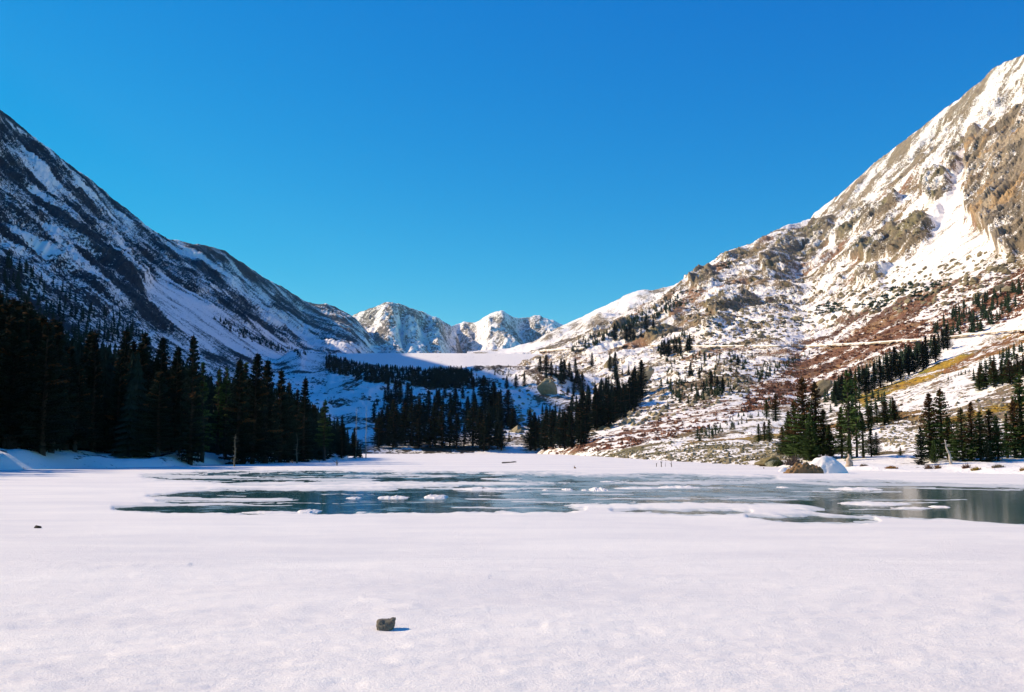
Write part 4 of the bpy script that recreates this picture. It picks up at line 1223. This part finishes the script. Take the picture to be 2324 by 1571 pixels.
# clusters on the slopes: (points along the base, count, height in view rows, label, group, kind, width)
def cluster(line, n, h0, h1, label, group, kind='deep', wid=1.2, jx=5, jy=5):
    made = []
    for i in range(n):
        tt_ = (i + rng.uniform(.1, .9)) / n * (len(line) - 1); k = min(int(tt_), len(line) - 2); f_ = tt_ - k
        x = line[k][0] + (line[k + 1][0] - line[k][0]) * f_ + rng.uniform(-jx, jx)
        y = line[k][1] + (line[k + 1][1] - line[k][1]) * f_ + rng.uniform(-jy, jy)
        g = ground(x, y)
        if g is None: continue
        h_ = rng.uniform(h0, h1)
        made.append((CX + FPX * g.x / g.y, (h_ - h0) / (h1 - h0), place_spruce(g, topfit(g, y - h_), kind, label, group, wid=wid * rng.uniform(.95, 1.3))))
    ordinal_labels(made, label)
cluster([(850,1012),(900,1010),(960,1012),(1040,1014),(1110,1018),(1165,1020)], 24, 48, 112, 'shaded spruce in the rank along the far shore', 'spruces along the shaded far shore', jy=4)
cluster([(880,985),(950,975),(1010,960),(1070,950),(1120,945),(1150,975)], 15, 50, 88, 'shaded spruce in the second rank above the far shore', 'second rank above the shaded far shore', jy=7)
cluster([(868,915),(900,918),(935,912)], 6, 28, 58, 'shaded spruce on the hummock below the dark belt', 'small group below the krummholz belt')
cluster([(1075,905),(1120,915),(1160,925)], 5, 35, 60, 'spruce at the shadow edge beside the white clearing', 'spruces between shadow and clearing')
cluster([(1198,1018),(1240,1018),(1290,1012),(1340,1000)], 16, 55, 95, 'spruce in the lowest rank of the central grove', 'lowest rank of the central grove')
cluster([(1290,985),(1330,975),(1370,972),(1410,950),(1450,930)], 15, 55, 95, 'spruce in the middle rank of the dense central grove', 'middle rank of the central grove')
cluster([(1330,955),(1380,935),(1430,915),(1460,900)], 10, 55, 85, 'spruce in the upper rank of the dense central grove', 'upper rank of the central grove')
cluster([(1225,850),(1260,858),(1300,862),(1325,890)], 14, 25, 50, 'spruce of the group behind the big tan boulder slab', 'spruces behind the tan boulder slab')
for (x, yb, yt, lab) in ((1213, 903, 860, 'pair spruce nearer the shadow line left of the tan boulder'), (1170, 880, 848, 'lone spruce on the rise left of the tan boulder, pointed'),
                         (1150, 882, 852, 'squat spruce beside the lone pointed one on the rise'), (1187, 876, 842, 'dark spruce right of the lone pointed one on the rise'),
                         (1344, 832, 800, 'isolated spruce on open snow just under the road'), (1383, 840, 800, 'narrow spruce beside the tan rock rib under the road'), (1398, 850, 798, 'taller spruce right of the tan rock rib'),
                         (1162, 975, 932, 'conical spruce at the left rim of the white clearing'), (1130, 958, 888, 'large pointed spruce crossing from blue shadow into sun'),
                         (1010, 935, 915, 'tiny lone spruce on the shaded snow field')):
    shore_tree(x, yb, yt, 'deep', lab, 'single spruces of the valley floor', wid=1.2)
for (x, yb, yt, lab) in ((2151, 792, 735, 'right-hand tall spruce of the trio under the road bend'), (2140, 794, 745, 'middle spruce of the trio under the road bend'), (2130, 795, 752, 'left-hand shorter spruce of the trio under the road bend')):
    shore_tree(x, yb, yt, 'deep', lab, 'trio of spruces under the road bend', wid=1.3)
cluster([(1893,922),(1940,900),(1990,880),(2040,862),(2080,845),(2125,815)], 20, 45, 78, 'spruce in the slanting band below the road', 'slanting band of spruces below the road')
cluster([(1900,985),(1950,978),(2000,965),(2035,950)], 12, 40, 62, 'spruce in the low group between yellow grass strips', 'low group between the yellow strips', kind='lit')
cluster([(2215,885),(2250,875),(2290,868),(2324,850)], 11, 35, 62, 'spruce in the group above the lower yellow strip', 'upper right group of spruces', kind='lit')
cluster([(1495,805),(1515,806),(1540,800),(1575,805)], 9, 26, 42, 'spruce of the cluster straddling the road', 'cluster straddling the road')
cluster([(1490,745),(1440,770),(1390,775)], 7, 22, 40, 'spruce below the dark ridge thicket above the road', 'lower edge of the ridge thicket')
cluster([(1560,850),(1620,870),(1640,890),(1580,900),(1680,830)], 10, 18, 34, 'spruce dotted on the speckled slope beside the central grove', 'dotted small spruces on the right slope')

# ------------------------------------------------------------------ dead trees and snags
def dead_tree(base, H, lean=(0, 0), col=(.42, .36, .30), r0=.13, limbs=7, label='', group=None, name='dead_tree', seed=0, limb_len=.6):
    r = random.Random(seed)
    n = 7
    pts = [(lean[0] * H * (i / n) + .05 * math.sin(i * 1.7 + seed), lean[1] * H * (i / n), H * i / n - (.3 if i == 0 else 0)) for i in range(n + 1)]
    TV, TF = tube(pts, [r0 * (1 - .8 * i / n) for i in range(n + 1)], 7)
    e_ = bpy.data.objects.new(name, None); COL.objects.link(e_); e_.location = base; e_.empty_display_size = .2
    obj('trunk', tri_mesh('dead_trunk', TV, TF, [mat_bark], smooth=True, col=bark_tints(len(TV), col, seed)), e_)
    for k in range(limbs):
        t_ = r.uniform(.3, .95); a = r.uniform(0, 6.28); L = limb_len * r.uniform(.5, 1.3) * (1.1 - t_ * .6)
        p0 = Vector((lean[0] * H * t_, lean[1] * H * t_, H * t_))
        p1 = p0 + Vector((math.cos(a) * L, math.sin(a) * L, r.uniform(-.2, .25) * L)); pm = (p0 + p1) / 2 + Vector((0, 0, .08 * L))
        V, F = tube([p0, pm, p1], [.03, .02, .008], 4)
        obj('limb', tri_mesh('dead_limb', V, F, [mat_bark], col=bark_tints(len(V), col, k)), e_)
    tag(e_, label, 'dead tree', group)
    return e_
g = ground(2161, 1055)
dead_tree(g, topfit(g, 998), lean=(-.28, 0), r0=.13, limbs=8, label='pale grey leaning snag in front of the right-hand grove', seed=3, col=(.50, .43, .36), limb_len=.5)
g = ground(2206, 1046)
dead_tree(g, 1.3, lean=(-.45, .1), r0=.06, limbs=3, label='short tan broken stem leaning at the foot of the right-hand grove', seed=4, col=(.55, .45, .32), limb_len=.2)
g = ground(1925, 1058)
dead_tree(g, .9, r0=.32, limbs=2, label='thick pale brown stump on the snow right of the snow mound', seed=5, name='tree_stump', col=(.40, .30, .23), limb_len=.15)
bpy.data.objects['tree_stump']['category'] = 'stump'
for (x, Y, yt, lean, col, lab, r0) in (
    (712, 120, 1060, (-.45, 0), (.50, .27, .08), 'orange-brown broken stem leaning left among the peninsula trunks', .10),
    (729, 122, 1048, (-.06, 0), (.42, .24, .10), 'upright orange-brown bare trunk on the sunny edge of the peninsula', .15),
    (666, 113, 1045, (.04, 0), (.38, .22, .10), 'thin tawny bare trunk at the left of the peninsula bank', .10),
    (618, 109, 1070, (.35, 0), (.60, .56, .50), 'small white broken snag leaning right on the peninsula snow bank', .05),
    (826, 176, 1030, (-.4, 0), (.55, .42, .16), 'yellowish leaning stick at the outer tip of the peninsula', .06),
    (765, 136, 1052, (.0, 0), (.55, .48, .40), 'short pale bare stem between the outer peninsula trees', .10),
    (780, 140, 1045, (.1, 0), (.55, .48, .40), 'pair of bright bare stems near the peninsula tip', .10)):
    p = left_tree_at(x, Y)
    dz_ = max(.8, topfit(p, yt)); dead_tree(p, min(dz_, 4), lean=lean, r0=r0, limbs=3, col=col, label=lab, seed=int(x), limb_len=.4)
for (x, Y, yt, lab) in ((813, 165, 925, 'left of two tall pale dead trunks near the peninsula tip'), (835, 172, 922, 'right of two tall pale dead trunks near the peninsula tip'), (683, 112, 985, 'tall white bare trunk glimmering inside the peninsula forest'), (547, 92, 985, 'pale lichen-covered dead trunk in the dark left forest')):
    p = left_tree_at(x, Y); p.y -= 1.5
    dead_tree(p, min(topfit(p, yt), 11), r0=.10, limbs=18, col=(.30, .28, .22) if x > 800 else (.13, .12, .09), label=lab, seed=int(x) + 1, limb_len=.5)

# ------------------------------------------------------------------ individual rocks
import bmesh
def rock_obj(name, loc, size, label, cat, col, seed, rot=0.0, group=None, sub=3, rough=.06, mat=None):
    bm = bmesh.new(); bmesh.ops.create_icosphere(bm, subdivisions=sub, radius=1)
    r = random.Random(seed)
    pl = [(Vector((r.gauss(0, 1), r.gauss(0, 1), r.gauss(0, .8))).normalized(), r.uniform(.38, .8)) for _ in range(12)]
    for v in bm.verts:
        for n_, d in pl:
            k = v.co.dot(n_) - d
            if k > 0: v.co -= n_ * k
    V = np.array([tuple(v.co) for v in bm.verts])
    V += V * (fbm(V[:, 0] * 3 + V[:, 2] * 2 + seed, V[:, 1] * 3 - V[:, 2] * 2.3, 4, .6, seed) - .5)[:, None] * rough * 4
    F = np.array([[w.index for w in f.verts] for f in bm.faces]); bm.free()
    V = V * np.array(size)
    me = tri_mesh(name, V, F, [mat or mat_rock], col=np.tile(np.array(col), (len(V), 1)) * (.75 + .5 * fbm(V[:, 0] * 5 / size[0], V[:, 2] * 5 / size[2] + V[:, 1], 3, .6, seed + 3))[:, None], smooth=False)
    o = obj(name, me); o.location = loc; o.rotation_euler = (0, 0, rot)
    tag(o, label, cat, group)
    return o
def slab(x, y, w_px, h_px, label, name='boulder', cat='boulder', col=(.30, .235, .14), seed=1, deep=1.0, rot=0.0, shear=0.0, group=None):
    g = ground(x, y); k = g.y / FPX
    w, h = w_px * k / 2, h_px * k / 2
    o = rock_obj(name, g + Vector((0, w * .3 * deep, h * .45)), (w * 1.15, w * deep, h * 1.35), label, cat, col, seed, rot, group, rough=.13)
    if shear:
        for v in o.data.vertices: v.co.x += v.co.z * shear
    return o
slab(1236, 895, 46, 52, 'big pointed tan boulder slab above the central grove', col=(.36, .28, .16), seed=21, shear=-.25)
slab(1462, 868, 34, 70, 'long tan rock rib slanting down beside the central grove', name='rock_rib', cat='rock rib', col=(.36, .29, .18), seed=22, shear=.75, deep=.8)
slab(1382, 836, 30, 34, 'grey-tan rock rib under the road left of the two narrow spruces', name='rock_rib', cat='rock rib', col=(.30, .24, .14), seed=23, shear=.4)
slab(1860, 900, 50, 46, 'smooth tan rock hump in the rust-coloured scrub', name='rock_hump', cat='rock hump', col=(.33, .25, .14), seed=24, shear=.6)
slab(1745, 1058, 76, 32, 'large mossy tan boulder at the water edge left of the brown bank', col=(.27, .21, .10), seed=25, deep=.9)
slab(1762, 1058, 44, 22, 'grey-green boulder leaning on the large mossy one at the water edge', col=(.22, .21, .14), seed=26)
slab(1645, 1052, 12, 10, 'rounded tan boulder at the edge of the talus on the far right shore', col=(.36, .29, .18), seed=27)
slab(1622, 1055, 18, 7, 'flat tan rock lying left of the rounded talus boulder', col=(.33, .27, .16), seed=28)

# foreground stone: irregular wedge, overhanging on its right side
def foreground_stone():
    cx_, cy_ = on_lake(876, 1436, .03)
    prof = [(-.086,-.004),(-.090,.03),(-.094,.062),(-.088,.088),(-.072,.100),(-.045,.104),(-.012,.101),(.020,.106),(.060,.113),(.084,.110),(.088,.096),(.084,.070),(.076,.052),(.062,.034),(.046,.020),(.028,.006),(.012,-.006),(-.04,-.010)]
    prof = [(a * .90, b_ * 1.22) for a, b_ in prof]
    n = len(prof); V = []; F = []
    cx0 = sum(p[0] for p in prof) / n; cz0 = sum(p[1] for p in prof) / n
    lay = [(-.052,.42),(-.046,.70),(-.034,.88),(-.016,.98),(.004,1.0),(.024,.97),(.042,.86),(.055,.66),(.062,.40)]
    r = random.Random(77)
    for j, (y, s_) in enumerate(lay):
        for i, (x, z) in enumerate(prof):
            k = s_ * (1 + r.uniform(-.06, .06))
            zz = cz0 + (z - cz0) * (k if z > cz0 else (k * .4 + .6))
            V.append((cx0 + (x - cx0) * k + r.uniform(-.003, .003), y + r.uniform(-.005, .005) + (z - cz0) * .18, zz))
    for j in range(len(lay) - 1):
        for i in range(n):
            a, b_ = j * n + i, j * n + (i + 1) % n
            F += [(a, b_, b_ + n), (a, b_ + n, a + n)]
    for j, flip in ((0, 1), (len(lay) - 1, 0)):
        c_ = len(V); V.append((cx0 + .01, lay[j][0] + (-.006 if j == 0 else .006), cz0 + .01))
        for i in range(n):
            a, b_ = j * n + i, j * n + (i + 1) % n
            F.append((b_, a, c_) if flip else (a, b_, c_))
    me = tri_mesh('stone', V, F, col=np.ones((len(V), 3)) * np.array([.2, .16, .1]))
    bm = bmesh.new(); bm.from_mesh(me); bmesh.ops.subdivide_edges(bm, edges=bm.edges[:], cuts=2, use_grid_fill=True); bm.to_mesh(me); bm.free()
    co = np.zeros(len(me.vertices) * 3, np.float32); me.vertices.foreach_get('co', co); co = co.reshape(-1, 3)
    d = (fbm(co[:, 0] * 40 + co[:, 2] * 13, co[:, 1] * 40 + co[:, 2] * 37, 4, .6, 301) - .5)
    co += (co - np.array([0, 0, .05])) * d[:, None] * .22
    me.vertices.foreach_set('co', co.ravel()); me.update()
    m, nt, b = new_mat('granite_stone')
    v = objvec(nt)
    n1 = noise_node(nt, 38, 6, .7, v).outputs['Fac']; n2 = noise_node(nt, 140, 4, .7, v).outputs['Fac']
    c = mixc(nt, maprange(nt, n1, .38, .62), (.075, .070, .055), (.30, .22, .13))
    c = mixc(nt, maprange(nt, n2, .35, .7), c, (.13, .11, .10))
    nt.links.new(c, b.inputs['Base Color']); b.inputs['Roughness'].default_value = .9
    bp = N(nt, 'ShaderNodeBump'); bp.inputs['Distance'].default_value = .006; nt.links.new(n1, bp.inputs['Height']); nt.links.new(bp.outputs[0], b.inputs['Normal'])
    me.materials.clear(); me.materials.append(m)
    o = obj('stone', me); o.location = (cx_, cy_, .018)
    tag(o, 'wedge-shaped brown-grey stone lying alone on the foreground snow, casting a blue shadow', 'stone')
foreground_stone()
x_, y_ = on_lake(86, 1202, .03)
rock_obj('stone', (x_, y_, .07), (.085, .06, .075), 'small dark stone on the snow near the left edge, halfway to the ice', 'stone', (.05, .04, .03), 31)
for (x, y, w, lab) in ((930, 1237 - 80, 3.5, 'tiny orange-brown chip frozen at the near edge of the ice'), (1305, 1064, 6, 'small brown stone on the far ice left of the talus'), (1734, 1064, 5, 'small stone on the ice just left of the mossy boulder'),
                       (2140, 1224, 3, 'tiny dark pebble on the snow below the right ice'), (905, 1031, 3, 'tiny dark stone at the far shaded shore')):
    x_, y_ = on_lake(x, y, .03); k = w * y_ / FPX / 2
    rock_obj('stone', (x_, y_, .03 + k * .5), (k, k, k * .9), lab, 'stone', (.22, .13, .07), int(x), sub=2)

# ------------------------------------------------------------------ snow mound with a brown bank beside it
def heap(name, x, yb, w_px, h_px, label, cat, mat, col=None, seed=0, deepk=.7, power=1.4, rough=.08, skew=0.0, tints=None, dy=0.0, res=44):
    X0, Y0 = on_lake(x, yb, .05); Y0 += dy; X0 *= Y0 / (Y0 - dy) if Y0 != dy else 1
    k = Y0 / FPX; w, h = w_px * k / 2, h_px * k
    u = np.linspace(-1.15, 1.15, res); UU, VV = np.meshgrid(u, u)
    rr = np.sqrt((UU - skew * .3) ** 2 + VV ** 2) * (1 + .18 * (fbm(UU * 1.6 + seed, VV * 1.6, 3, .5, seed) - .5))
    ZZ = h * np.clip(1 - rr ** power, -.15, 1) ** 1.0
    ZZ = np.where(rr < 1, ZZ, -.12 * h)
    ZZ = ZZ + h * rough * (fbm(UU * 4, VV * 4, 5, .6, seed + 1) - .5) * (rr < 1.05)
    me_col = None
    o = grid_mesh(name, UU * w, VV * w * deepk, ZZ, ground=(np.ones(UU.shape + (3,)) * np.array(col) * (.7 + .6 * fbm(UU * 6, VV * 6, 4, .7, seed + 5))[..., None]) if col else None, extra={'thin': 0 * UU}, mat=mat)
    if col:
        a = o.data.attributes.new('tint', 'FLOAT_COLOR', 'POINT')
        g_ = np.zeros(len(o.data.vertices) * 4, np.float32); o.data.attributes['ground'].data.foreach_get('color', g_); a.data.foreach_set('color', g_)
    o.location = (X0, Y0 + w * deepk * .6, 0.0)
    tag(o, label, cat)
    return o
heap('snow_mound', 1884, 1074, 98, 39, 'smooth white rounded snow mound on the right shore beside the brown bank', 'snow mound', mat_snow, seed=401, power=2.2, rough=.26, skew=-.25)
heap('brown_bank', 1812, 1075, 100, 27, 'bare brown earth and stick bank running up to the left side of the snow mound', 'bank', mat_rock, col=(.20, .115, .055), seed=403, power=1.3, rough=1.1, skew=1.1, deepk=.4)
for (x, y, w, h, lab) in ((1780, 1071, 30, 12, 'low snow heap in front of the mossy boulder'), (2010, 1050, 120, 10, 'long low snow hummock behind the snow mound, crossed by tree shadows'),
                          (2250, 1062, 130, 12, 'broad snow hummock below the right-hand grove')):
    heap('snow_hummock', x, y, w, h, lab, 'snow heap', mat_snow, seed=int(x), power=1.6, rough=.1, deepk=.5)
def tuft(x, y, w_px, h_px, col, label, seed, on_l=False, cat='grass tuft', name='grass_tuft', n=150, group=None):
    g = ground(x, y) if not on_l else Vector(on_lake(x, y, .03) + (.03,))
    k = g.y / FPX; w, h = w_px * k / 2, h_px * k
    r = random.Random(seed); V, F, C = [], [], []
    for i in range(n):
        a = r.uniform(0, 6.28); q = w * r.random() ** .6; bx_, by_ = math.cos(a) * q, math.sin(a) * q * .5
        hh = h * r.uniform(.4, 1.1) * (1.15 - .6 * q / w); ww = w * .05 + .01
        dx_, dy_ = r.uniform(-.5, .5) * h, r.uniform(-.4, .4) * h
        n0 = len(V); b_ = r.uniform(0, 3.14)
        V += [(bx_ - ww * math.cos(b_), by_ - ww * math.sin(b_), -.04), (bx_ + ww * math.cos(b_), by_ + ww * math.sin(b_), -.04), (bx_ + dx_, by_ + dy_, hh)]
        kk = r.uniform(.6, 1.4); C += [tuple(c * kk for c in col)] * 3; F.append((n0, n0 + 1, n0 + 2))
    o = obj(name, tri_mesh(name, V, F, [mat_shrub], col=C)); o.location = g
    tag(o, label, cat, group)
for i, (x, y, w, h, col, lab, nm, cat) in enumerate((
    (1778, 1074, 60, 13, (.48, .27, .03), 'long strip of orange-yellow grass between the mossy boulder and the brown bank', 'grass_strip', 'dry grass'),
    (1812, 1072, 66, 16, (.20, .10, .045), 'matted brown twigs covering the brown bank beside the snow mound', 'twig_mat', 'brush'),
    (2107, 1062, 18, 15, (.16, .08, .045), 'brown twiggy shrub tuft on the bank below the right-hand grove, left one of two', 'shrub', 'shrub'),
    (2127, 1062, 14, 14, (.22, .11, .04), 'brown-yellow shrub tuft right of its twin below the right-hand grove', 'shrub', 'shrub'),
    (2192, 1064, 18, 14, (.17, .08, .05), 'red-brown shrub tuft touching a yellow grass tuft on the snow bank', 'shrub', 'shrub'),
    (2213, 1066, 24, 10, (.34, .22, .03), 'yellow-green grass tuft right of the red-brown shrub', 'grass_tuft', 'grass tuft'),
    (2265, 1060, 30, 8, (.20, .15, .10), 'faded grey-brown grass tuft on the broad snow hummock', 'grass_tuft', 'grass tuft'),
    (2318, 1066, 14, 10, (.38, .22, .06), 'orange grass tuft cut by the right edge of the picture', 'grass_tuft', 'grass tuft'),
    (2022, 1063, 28, 8, (.38, .17, .04), 'orange-brown grass patch on the flat snow right of the mound', 'grass_tuft', 'grass tuft'),
    (1960, 1058, 20, 6, (.22, .14, .08), 'small brown grass patch in the tree shadow right of the mound', 'grass_tuft', 'grass tuft'),
    (1768, 1056, 30, 18, (.045, .055, .02), 'dark green juniper growing over the mossy boulder', 'juniper_bush', 'bush'),
    (1800, 1055, 40, 26, (.14, .10, .08), 'bare grey-brown willow bush in front of the mound clump', 'willow_bush', 'bush'),
    (1640, 1049, 30, 5, (.30, .22, .08), 'thin dry grass fringe beside the rounded talus boulder', 'grass_tuft', 'grass tuft'))):
    tuft(x, y, w, h, col, lab, 500 + i, name=nm, cat=cat, n=260 if w > 25 else 150)

# ------------------------------------------------------------------ sticks and wood frozen into the far ice
def sticks(x, y, specs, label, name='frozen_branch', cat='branch', col=(.16, .12, .09), group=None):
    X0, Y0 = on_lake(x, y, .03); k = Y0 / FPX; V, F = [], []
    for (dx, dz, ex, ez, r0) in specs:
        v_, f_ = tube([(dx * k, 0, dz * k - .02), ((dx + ex) / 2 * k, .03, (dz + ez) / 2 * k), (ex * k, .05, ez * k)], [r0 * k, r0 * k * .8, r0 * k * .3], 5)
        n0 = len(V); V += v_; F += [tuple(i + n0 for i in t_) for t_ in f_]
    o = obj(name, tri_mesh(name, V, F, [mat_bark], col=bark_tints(len(V), col))); o.location = (X0, Y0, .03)
    tag(o, label, cat, group)
for (x, y, sp_, lab) in (
    (765, 1057, [(0,0,-1,14,1.6),(-1,6,-12,13,.7),(0,4,5,10,.6)], 'upright dead branch frozen in the ice off the peninsula'),
    (1490, 1060, [(0,0,0,9,1.0),(0,5,2,10,.5)], 'short dead stalk on the ice, leftmost of the four by the talus'),
    (1501, 1061, [(0,0,0,15,1.2),(0,9,-3,14,.5),(0,9,3,14,.5)], 'tallest dead stalk on the ice by the talus, forked top'),
    (1510, 1060, [(0,0,1,12,.5)], 'thin dead stalk on the ice between the tall forked one and its right neighbour'),
    (1524, 1061, [(0,0,0,15,1.0),(0,6,-4,10,.5)], 'dead stalk on the ice, rightmost of the four by the talus'),
    (1156, 1052, [(-17,2,16,3,1.8),(2,3,16,5,1.2)], 'brown log lying flat on the far snow in mid-lake'),
    (1304, 1064, [(0,0,-1,7,1.2)], 'tiny upright stub on the ice left of the talus')):
    sticks(x, y, sp_, lab)

# ------------------------------------------------------------------ separate snow floes lying on the dark ice
def floe(x, y, w_px, h_px, label, seed):
    X0, Y0 = on_lake(x, y, 0); k = Y0 / FPX; w = w_px * k / 2
    depth = max(.35, h_px * k * 6); h = min(.09, h_px * k * .42)
    n, m_ = 30, 14
    UU, VV = np.meshgrid(np.linspace(-1.05, 1.05, n * 2), np.linspace(-1.05, 1.05, m_))
    rr = np.sqrt(UU ** 2 + VV ** 2) + (fbm(UU * 3 + seed, VV * 1.5, 4, .6, seed) - .5) * .55
    ZZ = h * np.clip(1 - rr ** 2.5, 0, 1) ** .8 * (.1 + 1.8 * fbm(UU * 4 + seed, VV * 3, 3, .6, seed + 2)) - .01 * (rr > .97)
    o = grid_mesh('snow_floe', UU * w, VV * depth, ZZ, extra={'thin': 0 * UU}, mat=mat_snow)
    o.location = (X0, Y0, .002); o.rotation_euler = (0, 0, 0)
    tag(o, label, 'snow patch', 'snow patches lying on the dark ice')
for i, (x, y, w, h, lab) in enumerate((
    (891, 1130, 70, 8, 'oval snow patch on the dark teal ice, left one of the middle pair'),
    (990, 1129, 56, 11, 'humped snow patch on the dark teal ice, right one of the middle pair'),
    (804, 1131, 34, 5, 'small thin snow patch left of the middle pair on the ice'),
    (1100, 1111, 150, 9, 'long raised snow tongue across the centre of the ice'),
    (1238, 1113, 14, 4, 'tiny snow crumb just right of the long central tongue'),
    (1288, 1112, 26, 6, 'small snow patch between the long tongue and the crumbly one'),
    (1326, 1113, 14, 4, 'tiny square snow patch beside the crumbly heap'),
    (1358, 1113, 42, 11, 'crumbly snow heap on the ice right of centre'),
    (1450, 1109, 120, 6, 'low snow streak right of the crumbly heap'),
    (1540, 1107, 95, 8, 'bright snow streak overlapping the end of the low one'),
    (1943, 1111, 112, 8, 'flat snow streak near the right shore side of the ice'),
    (1985, 1144, 150, 11, 'largest long snow patch on the right-hand dark ice'),
    (2070, 1154, 90, 5, 'thin tail of snow trailing from the largest right-hand patch'),
    (2132, 1151, 46, 5, 'small oval snow patch right of the largest right-hand patch'),
    (1776, 1107, 28, 4, 'small snow sliver on the ice below the brown bank'),
    (1115, 1087, 46, 3, 'thin snow sliver near the far edge of the ice, left of centre'),
    (1160, 1090, 50, 3, 'thin snow sliver near the far edge of the ice, right of its twin'),
    (1378, 1094, 30, 4, 'small bright snow bump on the far part of the ice, right of centre'),
    (1010, 1082, 34, 3, 'tiny snow fleck at the far edge of the dark ice'),
    (617, 1164, 130, 6, 'snow ridge rimming the near edge of the dark ice at left'),
    (700, 1162, 55, 9, 'raised snow lip at the near left edge of the dark ice'))):
    floe(x, y, w, h, lab, 600 + i * 7)

# ------------------------------------------------------------------ road cut across the right slope
RD = [(1200,799),(1260,795),(1330,791),(1400,787),(1470,785),(1560,786),(1650,788),(1750,789),(1830,788),(1920,784),(2000,780),(2060,776),(2110,773),(2160,768),(2210,762),(2270,757),(2324,753),(2360,750)]
xr = np.linspace(1205, 2350, 460); yr = interp(xr, RD)
P = []
for x, y in zip(xr, yr):
    g = ground(float(x), float(y)); P.append((g.x, g.y, g.z))
P = np.array(P)
for c_ in range(3): P[:, c_] = np.convolve(np.pad(P[:, c_], 9, mode='edge'), np.ones(19) / 19, 'valid')
tan_ = np.gradient(P, axis=0); nx = np.stack([-tan_[:, 1], tan_[:, 0]], 1); nx /= np.linalg.norm(nx, axis=1)[:, None] + 1e-9
sgn = np.sign((nx @ np.array([[.8], [.6]]))[:, 0])[:, None]; nx = nx * sgn                       # uphill side
def strip(offs, zs2): return np.stack([P[:, 0][None] + nx[:, 0][None] * o_ for o_ in offs]), np.stack([P[:, 1][None][0] + nx[:, 1] * o_ for o_ in offs]), np.stack([P[:, 2] + z_ for z_ in zs2])
wR = 1.7 * np.clip(P[:, 1] / 900, .45, 1.6)
offs = [-1.2, -1.0, .9]; X_ = np.stack([P[:, 0] + nx[:, 0] * wR * o_ for o_ in offs]); Y_ = np.stack([P[:, 1] + nx[:, 1] * wR * o_ for o_ in offs]); Z_ = np.stack([P[:, 2] + (.45 - .55) * wR, P[:, 2] + .45 * wR, P[:, 2] + .48 * wR])
Z_ = Z_ + 1.0
rd = grid_mesh('road', X_, Y_, Z_, extra={'thin': 0 * X_}, mat=mat_snow, kind='structure')
m, nt, b = new_mat('road_cut_earth')
n1 = noise_node(nt, .35, 5, .7, objvec(nt)).outputs['Fac']
nt.links.new(mixc(nt, maprange(nt, n1, .35, .65), mixc(nt, maprange(nt, noise_node(nt, .09, 4, .6, objvec(nt)).outputs['Fac'], .46, .52), SNOW, (.30, .225, .13)), (.22, .155, .085)), b.inputs['Base Color']); b.inputs['Roughness'].default_value = .95
prof_c = [(-1.2, 0.0), (-1.4, -.3), (-1.7, -.75)]
X_ = np.stack([P[:, 0] + nx[:, 0] * wR * o_ for o_, _ in prof_c]); Y_ = np.stack([P[:, 1] + nx[:, 1] * wR * o_ for o_, _ in prof_c]); Z_ = np.stack([Z_[0] + z_ * wR - .01 for _, z_ in prof_c])
Z_[1:] += (fbm(X_[1:] / 6, Y_[1:] / 6, 3, .6, 333) - .5) * 1.5
grid_mesh('road_bank', X_, Y_, Z_, mat=m, kind='structure')
